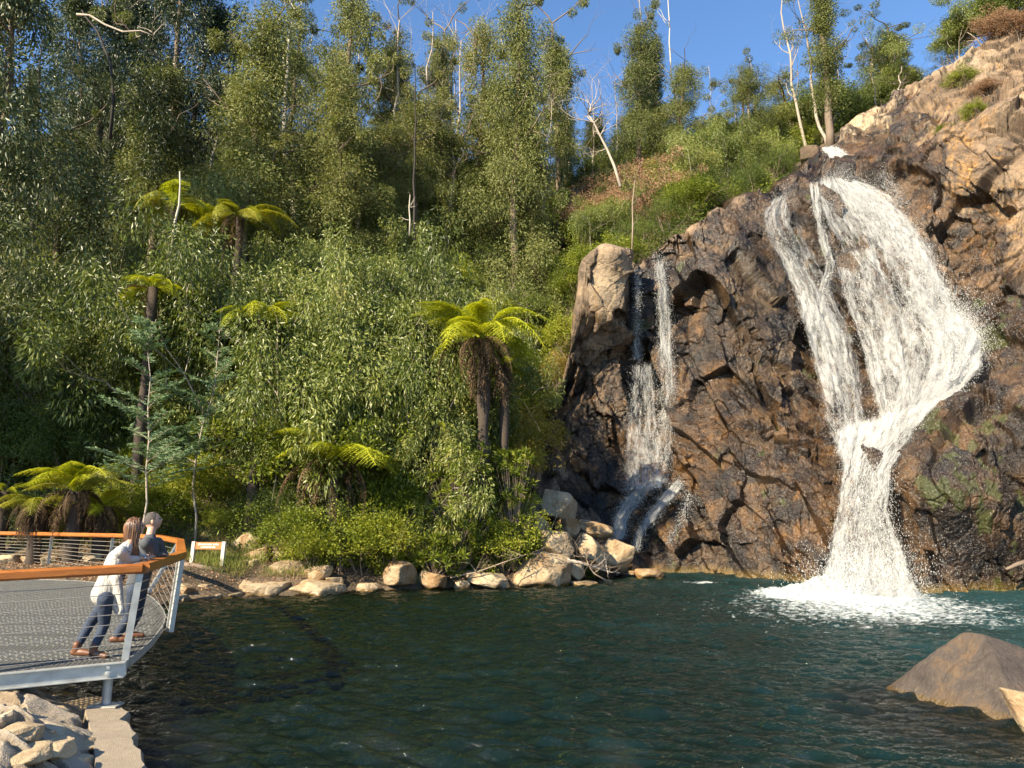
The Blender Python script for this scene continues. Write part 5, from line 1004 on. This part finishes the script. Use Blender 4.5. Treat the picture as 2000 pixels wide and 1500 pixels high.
# ------------------------------------------------------------ viewing deck
t = NT('galvanised_steel'); n1 = t.noise(t.obj(), 6, 5, .6); n2 = t.noise(t.obj(), 60, 3, .6); t.set(col=t.ramp(n1, [(.3, (.38, .38, .36)), (.7, (.58, .58, .55))]), rough=t.math('ADD', .42, t.math('MULTIPLY', n2, .2)), metal=.55, nrm=t.bump(n2, .15, .004)); M['galv'] = t.m
t = NT('varnished_timber'); pw = t.mapv(t.pos(), (3, 3, 30)); n1 = t.noise(pw, 1.2, 5, .6, .8); n2 = t.noise(t.pos(), 1.1, 3); t.set(col=t.mix(t.ramp(n1, [(.35, 0), (.65, 1)]), t.mix(n2, (.20, .055, .010), (.33, .10, .016)), (.45, .155, .026)), rough=.38, nrm=t.bump(n1, .2, .004)); M['timber'] = t.m
t = NT('expanded_mesh'); pp = t.mapv(t.pos(), (1, 1, 1), (0, 0, -.35)); sp = t.new('ShaderNodeSeparateXYZ'); t.lk(pp, sp.inputs[0])
a_ = t.math('PINGPONG', t.math('ADD', t.math('MULTIPLY', sp.outputs[0], 10), t.math('MULTIPLY', sp.outputs[1], 14.5)), .5); b_ = t.math('PINGPONG', t.math('SUBTRACT', t.math('MULTIPLY', sp.outputs[0], 10), t.math('MULTIPLY', sp.outputs[1], 14.5)), .5)
e_ = t.math('MINIMUM', a_, b_); hole = t.math('GREATER_THAN', e_, .25)
t.set(col=t.ramp(t.math('ADD', e_, 0), [(.0, (.05, .05, .05)), (.10, (.05, .05, .05)), (.24, (.33, .33, .31))]), rough=.5, metal=0.); tp = t.new('ShaderNodeBsdfTransparent'); mx_ = t.new('ShaderNodeMixShader'); t.lk(hole, mx_.inputs[0]); t.lk(t.b.outputs[0], mx_.inputs[1]); t.lk(tp.outputs[0], mx_.inputs[2]); t.lk(mx_.outputs[0], t.out.inputs[0]); M['grate'] = t.m
M['cable'] = simple('steel_cable', (.40, .36, .31), .4, .5, .1)
dk = empty('viewing_deck', (-6, 12, .73)); tag(dk, 'round-ended steel viewing deck with orange timber handrail and wire balustrade over the pool', 'viewing deck'); DK = Vector((-6, 12, .73))
def dbuild(mb, name, mat, parent=None, **k):
    par = parent or dk
    mb.v = [tuple(Vector(v) - DK) for v in mb.v]; return mb.build(name, mat, par, **k)
RZ = 1.745
def rp(px, py, Y): q = P(px, py, Y); return np.array([q[0], q[1], RZ])
rA = rp(277, 1109, 8.7); rL = rp(0, 1125, 8.0); rL[2] = 1.72; rLL = rA + (rL - rA) * 2.4; rB = rp(354, 1081, 11.3); rB2 = rp(352, 1060, 16.6); rC = rp(306, 1051, 19.6)
DZ = .73
def zd(px, py): return PZ(px, py, DZ)
bA = zd(243, 1293); bL = zd(0, 1316); bLL = bA + (bL - bA) * 2.2
edge = [bA, zd(272, 1272), zd(300, 1246), zd(318, 1222), zd(324, 1203), zd(318, 1188), zd(296, 1165), zd(255, 1149), zd(215, 1140), zd(150, 1134), zd(60, 1131), zd(-60, 1130), zd(-200, 1131)]
eP = path([(e[0], e[1]) for e in edge], 90); dpoly = [(*e, DZ) for e in eP] + [(-19, 12, DZ), (bLL[0], bLL[1], DZ)]
mb = MB(); mb.add(dpoly, [tuple(range(len(dpoly)))]); dbuild(mb, 'grating', M['grate'])
mb = MB(); e3 = [(*e, DZ) for e in eP]
for i in range(len(e3) - 1): mb.beam((e3[i][0], e3[i][1], DZ - .045), (e3[i + 1][0], e3[i + 1][1], DZ - .045), .012, .10)
dbuild(mb, 'edge_rim', M['galv'])
mb = MB(); bb = np.array([0, 0, .078]); mb.beam(bLL - bb, bA - bb + (bA - bL) / np.linalg.norm(bA - bL) * .02, .012, .16); mb.beam(bLL - bb + [0, 0, .076], bA - bb + [0, 0, .076], .09, .01); mb.beam(bLL - bb - [0, 0, .076], bA - bb - [0, 0, .076], .09, .01); dbuild(mb, 'edge_beam', M['galv'])
dAL = (bL - bA) / np.linalg.norm(bL - bA); out = np.array([-dAL[1], dAL[0], 0]); out = out if out[1] < 0 else -out
for z_ in (-.035, -.105):
    mb = MB(); c_ = bA + dAL * .16 + np.array([0, 0, z_]); mb.tube([c_, c_ + out * .055], .02, 6); mb.tube([c_, c_ + out * .022], .034, 12); dbuild(mb, 'bolt', M['galv'])
mb = MB()
for k in range(1, 12):   # joists under the grating
    y_ = 7.4 + k * 1.0; mb.beam((-15, y_, DZ - .09), (np.interp(y_, [7, 8.7, 11.5, 13, 15.4, 16.7, 18.4], [-5.2, -4.6, -5.5, -6.2, -7.7, -8.8, -10.6]), y_, DZ - .09), .06, .12)
dbuild(mb, 'joists', M['galv'])
sp0 = PZ(207, 1375, .27); sp1 = sp0.copy(); sp1[2] = DZ - .16
mb = MB(); mb.tube([sp0, sp1], .05, 16); lg = dbuild(mb, 'support_leg', M['galv'], smooth=False); mb = MB(); mb.box((sp0[0] - .16, sp0[1] - .1, .25), (sp0[0] + .16, sp0[1] + .1, .268)); dbuild(mb, 'base_plate', M['galv'])
def rail_seg(a, b, name='handrail'):
    mb = MB(); d = (b - a) / np.linalg.norm(b - a); r = np.array([d[1], -d[0], 0]); pr = [(-.085, -.03), (-.085, .035), (-.07, .055), (.07, .055), (.085, .035), (.085, -.03), (.06, -.055), (-.06, -.055)]
    V = [c + r * x + np.array([0, 0, z]) for c in (a - d * .0, b + d * .0) for x, z in pr]; n = 8; mb.add(V, [tuple(range(8)), tuple(range(15, 7, -1))] + [(i, (i + 1) % 8 + 0, (i + 1) % 8 + 8, i + 8) for i in range(8)]); return mb
def rail_path(pts, parent, bl=dbuild, name='handrail'):
    """mitred timber rail in one piece per straight run"""
    for i in range(len(pts) - 1):
        bl(rail_seg(pts[i], pts[i + 1]), name, M['timber'], parent)
rail_path([rLL, rA, rB, rB2, rC], dk)
def post_at(bot, top, dirv, parent, bl=dbuild):
    mb = MB(); d = np.array(dirv) / np.linalg.norm(dirv); b = np.array(bot); t_ = np.array(top); nrm_ = np.cross(t_ - b, d); nrm_ /= np.linalg.norm(nrm_)
    mb.beam(b, t_, .014, .105, up=tuple(d)); mb.beam(b + d * .05, t_ + d * .05, .07, .012, up=tuple(d)); mb.beam(b - d * .05, t_ - d * .05, .07, .012, up=tuple(d)); bl(mb, 'post', M['galv'], parent)
def pb_(px, py, Y): return P(px, py, Y)
posts = []
pA = (P(239, 1316, 8.68), rA - [0.02, 0, .06]); pB = (P(331, 1234, 11.25), rB - [0, 0, .06]); pC = (P(290, 1157, 16.5), rB2 - [.05, 0, .06]); pD = (np.array([rC[0] - .25, rC[1] + .1, .6]), rC - [0, 0, .06]); pL = (bLL - [0, 0, .15] + out * .02, rLL - [0, 0, .06])
pM = (bA + (bL - bA) * 1.35 + out * .02 - [0, 0, .15], rA + (rL - rA) * 1.35 - [0, 0, .06])
for (b, t_), dv in ((pA, (.5, -.86, 0)), (pB, (.75, -.6, 0)), (pC, (.6, -.75, 0)), (pD, (.6, -.75, 0)), (pM, (.5, -.86, 0))): post_at(b, t_, dv, dk)
for a, b in ((pM, pA), (pA, pB), (pB, pC), (pC, pD)):
    for k in range(1, 10):
        f_ = k / 10; mb = MB(); p0 = a[0] * (1 - f_) + a[1] * f_; p1 = b[0] * (1 - f_) + b[1] * f_; mb.tube([p0, (p0 + p1) / 2 - [0, 0, .006], p1], .0045, 5); dbuild(mb, 'cable', M['cable'])
# the far balustrade along the path
fr_ = empty('railing', (0, 0, 0)); FRP = [rC + [-.15, .1, 0], rp(236, 1044, 20.6), rp(100, 1042, 22.0), rp(-10, 1041, 23.0), rp(-180, 1040, 24.2)]
fr_.location = (-12, 21, .6); DK2 = Vector((-12, 21, .6)); tag(fr_, 'far railing with orange timber top rail and wires running along the path behind the deck', 'railing')
def fbuild(mb, name, mat, parent=None, **k):
    mb.v = [tuple(Vector(v) - DK2) for v in mb.v]; return mb.build(name, mat, fr_, **k)
rail_path(FRP, fr_, fbuild)
FP = []
for (px, Y) in ((221, 20.8), (102, 22.0), (-20, 23.1)):
    q = rp(px, 1045, Y); FP.append((np.array([q[0] - .12, q[1] + .15, gz(q[0], q[1]) - .05]), q - [0, 0, .05])); post_at(*FP[-1], (.6, -.8, 0), fr_, fbuild)
for a, b in ((pD, FP[0]), (FP[0], FP[1]), (FP[1], FP[2])):
    for k in range(1, 9):
        f_ = k / 9; mb = MB(); mb.tube([a[0] * (1 - f_) + a[1] * f_, b[0] * (1 - f_) + b[1] * f_], .007, 5); fbuild(mb, 'cable', M['cable'])
# ------------------------------------------------------------ people
SPH = ico(3)
def ell(c, r, Rm=None, deform=None):
    v = SPH[0].copy(); 
    if deform is not None: v = deform(v)
    v = v * np.array(r)
    if Rm is not None: v = v @ np.array(Rm).T
    return v + np.array(c), SPH[1]
class BodyB:
    def __init__(s): s.V = []; s.F = []; s.n = 0
    def add(s, vf): s.V.append(vf[0]); s.F.append(vf[1] + s.n); s.n += len(vf[0]); return s
    def cap(s, a, b, ra, rb, n=20, flat=None):
        """closed tapered capsule from a to b"""
        a = np.array(a, float); b = np.array(b, float); d = b - a; L = np.linalg.norm(d) + 1e-9; d /= L; u = np.cross(d, [0, 0, 1]); u = u / np.linalg.norm(u) if np.linalg.norm(u) > .05 else np.array([1.0, 0, 0]); w = np.cross(d, u)
        rows = []
        for th in np.linspace(-math.pi / 2, 0, 5): rows.append((ra * math.sin(th), ra * math.cos(th)))
        for th in np.linspace(0, math.pi / 2, 5): rows.append((L + rb * math.sin(th), rb * math.cos(th)))
        V = []
        for (x, r) in rows:
            for k in range(n):
                g = 2 * math.pi * k / n; V.append(a + d * x + (u * math.cos(g) + w * math.sin(g) * (flat or 1)) * max(r, 1e-4))
        F = []
        m = len(rows)
        for i in range(m - 1):
            for k in range(n): k2 = (k + 1) % n; F += [(i * n + k, i * n + k2, (i + 1) * n + k2), (i * n + k, (i + 1) * n + k2, (i + 1) * n + k)]
        c0 = len(V); V.append(a + d * rows[0][0]); V.append(a + d * rows[-1][0])
        for k in range(n): k2 = (k + 1) % n; F += [(c0, k2, k), (c0 + 1, (m - 1) * n + k, (m - 1) * n + k2)]
        return s.add((np.array(V), np.array(F)))
    def chain(s, pts, rs, **k):
        for i in range(len(pts) - 1): s.cap(pts[i], pts[i + 1], rs[i], rs[i + 1], **k)
        return s
    def build(s, name, mat, parent, origin, vox=.008, sm=4):
        o = link(name, mesh(name, np.concatenate(s.V) - np.array(origin), np.concatenate(s.F), mat, True), parent)
        r = o.modifiers.new('remesh', 'REMESH'); r.mode = 'VOXEL'; r.voxel_size = vox; r.use_smooth_shade = True
        if sm: m = o.modifiers.new('smooth', 'SMOOTH'); m.iterations = sm; m.factor = .5
        return o
def frame(f, up=(0, 0, 1)):
    f = np.array(f, float); f /= np.linalg.norm(f); r = np.cross(f, up); r /= np.linalg.norm(r); u = np.cross(r, f); return np.stack([r, f, u], 1)   # columns: right, forward, up
def head(B, c, f, s=1.0):
    Rm = frame(f); 
    def dfm(v):
        v = v.copy(); g = lambda d, w: np.exp(-((v - np.array(d) / np.linalg.norm(d)) ** 2).sum(1) / w ** 2)
        k = 1 + .20 * g((0, 1, -.12), .17) + .10 * g((0, 1, .05), .12) - .09 * g((.36, .92, .10), .17) - .09 * g((-.36, .92, .10), .17) + .05 * g((0, .85, -.75), .28) + .04 * g((0, .95, .32), .3) + .05 * g((0, 1, -.40), .13) - .04 * g((0, 1, -.30), .07) - .05 * g((0, 1, -.56), .1) - .10 * g((.75, .3, -.75), .4) - .10 * g((-.75, .3, -.75), .4) + .06 * g((0, -1, .25), .6)
        return v * k[:, None]
    B.add(ell(c, (.074 * s, .096 * s, .118 * s), Rm, dfm))
    for sd_ in (-1, 1): B.add(ell(np.array(c) + Rm @ np.array([sd_ * .076 * s, -.008 * s, -.008 * s]), (.010 * s, .019 * s, .031 * s), Rm))
    return Rm
def eyes(Rm, c, parent, origin, s=1.0):
    for sd_ in (-1, 1):
        q = np.array(c) + Rm @ np.array([sd_ * .031 * s, .080 * s, .014 * s]); e = link('eye', mesh('eye', SPH[0] * .0125 * s, SPH[1], M['eye'], True), parent); e.location = q - np.array(origin)
def hand(B, wrist, d, palm_n, curl, s=1.0):
    """palm with four unequal bent fingers and a thumb leaving its side"""
    d = np.array(d, float); d /= np.linalg.norm(d); n = np.array(palm_n, float); n -= d * n.dot(d); n /= np.linalg.norm(n); sdv = np.cross(d, n)
    w = np.array(wrist, float); B.chain([w, w + d * .05 * s, w + d * .085 * s], [.024 * s, .036 * s, .033 * s], flat=.55)
    for k, (o_, ln) in enumerate(((-.030, .066), (-.010, .078), (.010, .073), (.029, .056))):
        p = w + d * .085 * s + sdv * o_ * s; dd = d.copy(); pts = [p]; 
        for j in range(3):
            an = curl * (.5 + .6 * j) + .05 * k; dd = d * math.cos(an) + n * math.sin(an); pts.append(pts[-1] + dd * ln * s * (.42, .32, .26)[j])
        B.chain(pts, [.0095 * s, .009 * s, .0085 * s, .007 * s], n=8)
    p = w + d * .025 * s - sdv * .028 * s; B.chain([p, p + (d * .6 - sdv * .75 + n * .25) * .035 * s, p + (d * 1.15 - sdv * .7 + n * .55) * .055 * s], [.013 * s, .011 * s, .009 * s], n=8)
M['skin'] = simple('skin', (.52, .30, .20), .5, var=.08, scale=20); M['eye'] = simple('eye_dark', (.05, .035, .03), .2, var=.05)
t = NT('white_knit'); n1 = t.noise(t.obj(), 7, 5, .6, 1.2); n2 = t.noise(t.mapv(t.obj(), (1, 1, .15)), 26, 3); t.set(col=t.mix(n1, (.38, .36, .33), (.50, .48, .45)), rough=.9, nrm=t.bump(t.math('ADD', t.math('MULTIPLY', n1, 1), n2), .8, .03)); M['knit'] = t.m
t = NT('denim'); n1 = t.noise(t.obj(), 9, 5, .65, 1.0); t.set(col=t.mix(n1, (.012, .020, .042), (.042, .060, .10)), rough=.85, nrm=t.bump(n1, .8, .025)); M['denim'] = t.m
M['leather'] = simple('tan_leather', (.13, .05, .022), .5, var=.3, scale=14); M['greyshirt'] = simple('charcoal_shirt', (.065, .07, .078), .85, var=.35, scale=9, bump=.7, bscale=9)
t = NT('striped_top'); sp_ = t.new('ShaderNodeSeparateXYZ'); t.lk(t.obj(), sp_.inputs[0]); st_ = t.math('GREATER_THAN', t.math('PINGPONG', t.math('MULTIPLY', sp_.outputs[2], 32), .5), .32); t.set(col=t.mix(st_, (.03, .03, .045), (.6, .6, .58)), rough=.9); M['stripe'] = t.m
t = NT('brown_hair'); n1 = t.noise(t.mapv(t.obj(), (1, 1, .12)), 60, 4, .6); t.set(col=t.ramp(n1, [(.35, (.035, .016, .008)), (.55, (.13, .058, .022)), (.72, (.32, .15, .05))]), rough=.38, spec=.7); M['hair'] = t.m
t = NT('grey_hair'); n1 = t.noise(t.obj(), 70, 4, .7); t.set(col=t.ramp(n1, [(.35, (.02, .016, .013)), (.6, (.085, .072, .062))]), rough=.7, nrm=t.bump(n1, 1, .01)); M['ghair'] = t.m
M['watch'] = simple('watch_steel', (.5, .52, .55), .25, .9, .1)
# woman leaning on the rail
org = PZ(178, 1283, DZ); wm = empty('person', org); tag(wm, 'long-haired person in white cardigan and blue jeans leaning on the deck rail', 'person')
hd = P(264, 1030, 9.2); nk = P(252, 1060, 9.1); ch = P(234, 1092, 9.03); wa = P(220, 1128, 8.98); pe = P(210, 1160, 8.95); shN = P(236, 1078, 8.90); shF = P(258, 1070, 9.28)
elN = P(247, 1094, 9.05); wrN = P(282, 1090, 9.25); elF = P(270, 1090, 9.42); wrF = P(291, 1086, 9.5); hN = P(206, 1170, 8.84); hF = P(216, 1166, 9.06)
ft1 = PZ(152, 1280, DZ); ft2 = PZ(186, 1284, DZ); an1 = ft1 + [-.02, 0, .09]; an2 = ft2 + [-.03, 0, .09]; kn1 = P(176, 1218, 9.10); kn2 = P(203, 1222, 8.92)
B = BodyB(); Rm = head(B, hd, (.88, .46, .05)); B.chain([hd - [0, 0, .06], nk - [0, 0, .03], ch], [.05, .048, .075]); B.chain([ch + [0, 0, .03], ch, wa, pe], [.085, .105, .09, .115])
for sh_, el_, wr_ in ((shN, elN, wrN), (shF, elF, wrF)): B.cap(ch + [0, 0, .08], sh_, .06, .045); B.chain([sh_, el_, wr_], [.045, .034, .022])
for h_, k_, a_, f_, dv in ((hF, kn1, an1, ft1, (.85, .15, 0)), (hN, kn2, an2, ft2, (.9, -.25, 0))):
    B.chain([h_, k_, a_], [.075, .05, .034])
hdN = (P(304, 1087, 9.45) - wrN); hand(B, wrN, hdN, (-.2, .4, -.6), .9); hand(B, wrF, P(305, 1087, 9.5) - wrF + [0, -.06, 0], (0, -.9, -.3), .8)
B.build('body', M['skin'], wm, org, .007, 3); eyes(Rm, hd, wm, org)
B = BodyB(); B.chain([pe + [0, 0, .04], pe], [.115, .122])
for h_, k_, a_ in ((hF, kn1, an1), (hN, kn2, an2)): B.chain([h_, (h_ + k_) / 2, k_, k_ * .55 + a_ * .45, a_ + [0, 0, .01]], [.092, .078, .060, .054, .044])
B.build('jeans', M['denim'], wm, org, .01, 4)
for f_, a_, dv in ((ft1, an1, np.array([.9, -.1, 0])), (ft2, an2, np.array([.92, -.35, 0]))):
    dv = dv / np.linalg.norm(dv); B = BodyB(); z_ = np.array([0, 0, .035]); B.chain([a_ + [0, 0, .03], a_ - [0, 0, .03]], [.046, .045]); B.chain([f_ - dv * .06 + z_, f_ + dv * .06 + z_ * 1.05, f_ + dv * .17 + z_ * .75], [.036, .042, .028], flat=1.0); B.build('boot', M['leather'], wm, org, .007, 3)
B = BodyB(); fwd = np.array([.88, .46, 0]); B.chain([ch + fwd * .045 + [0, 0, .05], wa + fwd * .05], [.075, .085]); B.build('top', M['stripe'], wm, org, .01, 4)
B = BodyB(); bk_ = -fwd * .03; B.chain([nk + [-.02, 0, -.055], ch + bk_, wa + bk_, pe + bk_], [.075, .118, .122, .15])
B.cap(ch + [0, 0, .075], shN, .085, .072); B.cap(ch + [0, 0, .075], shF, .085, .07); B.chain([shN, elN], [.070, .062]); B.chain([elN, elN * .45 + wrN * .55], [.060, .046]); B.chain([shF, elF], [.066, .056]); B.chain([elF, elF * .5 + wrF * .5], [.056, .044])
hem = [P(190, 1150, 8.98), P(203, 1172, 8.86), P(216, 1176, 8.95), P(226, 1165, 9.12), P(236, 1196, 8.93)]
for h_ in hem: B.cap(wa * .5 + pe * .5 + bk_, h_, .125, .05)
B.cap(P(228, 1130, 8.9), P(240, 1200, 8.86), .06, .022)
B.build('cardigan', M['knit'], wm, org, .011, 5)
mb = MB(); wc = wrN; wd_ = (hdN / np.linalg.norm(hdN)); mb.tube([wc - wd_ * .012 - org, wc + wd_ * .012 - org], .029, 14); mb.build('wristwatch', M['watch'], wm, smooth=True)
rng = np.random.RandomState(3); B = BodyB(); B.add(ell(hd + Rm @ np.array([0, -.020, .016]), (.087, .098, .118), Rm)); hx = BodyB()
mb = MB()
for k in range(150):
    az = rng.uniform(-2.75, 2.75); side = abs(az)
    s0_ = hd + Rm @ (np.array([math.sin(az) * .05, -math.cos(az) * .06 + .0, .118 - .02 * rng.rand()])); r1 = .094 + .012 * rng.rand(); o1 = np.array([math.sin(az) * r1, -math.cos(az) * (r1 + .012) - .0, .01]); 
    if o1[1] > .052: o1[1] = .052
    p1 = hd + Rm @ (o1 * np.array([1, 1, 0]) + np.array([0, 0, .05])); p2 = hd + Rm @ (o1 * np.array([.98, 1, 0]) + np.array([0, 0, -.06])); ln = rng.uniform(.20, .36); p3 = p2 * .8 + .2 * (nk + [0, 0, -.05]) + np.array([0, 0, -ln * .45]); p4 = p3 + np.array([.015, .01, -ln * .5]) + rng.normal(size=3) * .012
    s = np.linspace(0, 1, 13); C4 = np.array([s0_, p1, p2, p3, p4]); xs = np.linspace(0, 1, 5); pts = np.stack([np.interp(s, xs, C4[:, j]) for j in range(3)], -1)
    for _ in range(2): pts[1:-1] = (pts[:-2] + 2 * pts[1:-1] + pts[2:]) / 4
    pts[4:] += .006 * np.sin(np.linspace(0, 5, 9) + rng.rand() * 6)[:, None] * np.array([1, -.5, 0]); mb.tube(pts - org, np.array([.006, .011, .013, .013, .013, .013, .012, .012, .011, .010, .009, .006, .002]), 5)
hc = link('hair', mesh('hair', np.concatenate([np.array(mb.v), B.V[0] - org]), mb.f + [tuple(x + len(mb.v)) for x in B.F[0]], M['hair'], True), wm)
# man behind
orm = PZ(231, 1252, DZ); mn = empty('person', orm); tag(mn, 'grey-haired person in charcoal long-sleeved shirt leaning on the rail behind the other', 'person')
hd = P(299, 1018, 10.0); nk = P(294, 1042, 9.95); ch = P(288, 1078, 9.88); wa = P(277, 1112, 9.82); pe = P(267, 1148, 9.8); shN = P(286, 1061, 9.72); shF = P(307, 1060, 10.15); elN = P(297, 1087, 9.86); elF = P(320, 1084, 10.25); wrN = P(313, 1083, 10.1); wrF = P(324, 1083, 10.32)
ft1 = PZ(228, 1254, DZ); ft2 = PZ(250, 1246, DZ); an1 = ft1 + [0, 0, .09]; an2 = ft2 + [0, 0, .09]; kn1 = P(255, 1203, 9.8); kn2 = P(267, 1200, 10.05); hN = P(264, 1155, 9.68); hF = P(273, 1153, 9.95)
B = BodyB(); Rm = head(B, hd, (.86, .44, .22), 1.06); B.chain([hd - [0, 0, .06], nk - [0, 0, .02], ch], [.056, .057, .08]); B.chain([ch, wa, pe], [.12, .11, .12])
for sh_, el_, wr_ in ((shN, elN, wrN), (shF, elF, wrF)): B.cap(ch + [0, 0, .1], sh_, .07, .055); B.chain([sh_, el_, wr_], [.052, .04, .027])
for h_, k_, a_ in ((hN, kn1, an1), (hF, kn2, an2)): B.chain([h_, k_, a_], [.08, .055, .038])
hand(B, wrN, P(324, 1081, 10.3) - wrN, (0, .4, -.7), .8, 1.08); hand(B, wrF, P(313, 1083, 10.2) - wrF + [.0, -.05, 0], (0, -.6, -.6), .7, 1.08)
B.build('body', M['skin'], mn, orm, .008, 3); eyes(Rm, hd, mn, orm, 1.06)
B = BodyB(); B.chain([nk + [0, 0, -.055], ch, wa, pe + [0, 0, .02]], [.075, .148, .135, .14]); B.cap(ch + [0, 0, .09], shN, .095, .085); B.cap(ch + [0, 0, .09], shF, .095, .08); B.chain([shN, elN, elN * .15 + wrN * .85], [.078, .058, .042]); B.chain([shF, elF, elF * .15 + wrF * .85], [.075, .056, .042]); B.build('shirt', M['greyshirt'], mn, orm, .01, 4)
B = BodyB(); B.chain([pe + [0, 0, .04], pe], [.125, .128])
for h_, k_, a_ in ((hN, kn1, an1), (hF, kn2, an2)): B.chain([h_, k_, a_], [.098, .07, .054])
B.build('jeans', M['denim'], mn, orm, .01, 4)
for f_, a_ in ((ft1, an1), (ft2, an2)):
    B = BodyB(); dv = np.array([.9, .2, 0]); z_ = np.array([0, 0, .038]); B.cap(a_, a_ - [0, 0, .04], .05, .05); B.chain([f_ - dv * .06 + z_, f_ + dv * .07 + z_, f_ + dv * .19 + z_ * .8], [.04, .045, .03]); B.build('shoe', M['leather'], mn, orm, .008, 3)
B = BodyB(); v_, f_ = ell((0, 0, 0), (.082, .103, .124), None); q_ = v_.copy(); v_ = v_ * (1 + .05 * fbm(v_ * 45, 3, 3))[:, None]; kk = (q_[:, 1] < .045 + .4 * q_[:, 2]) & (q_[:, 2] > -.055 - .25 * np.maximum(0, q_[:, 1]) * 0 + .9 * np.clip(q_[:, 1] + .01, 0, 1)); keepf = kk[f_].all(1)
link('hair', mesh('hair', (v_ + np.array([0, -.006, .006])) @ Rm.T + hd - orm, f_[keepf], M['ghair'], True), mn)
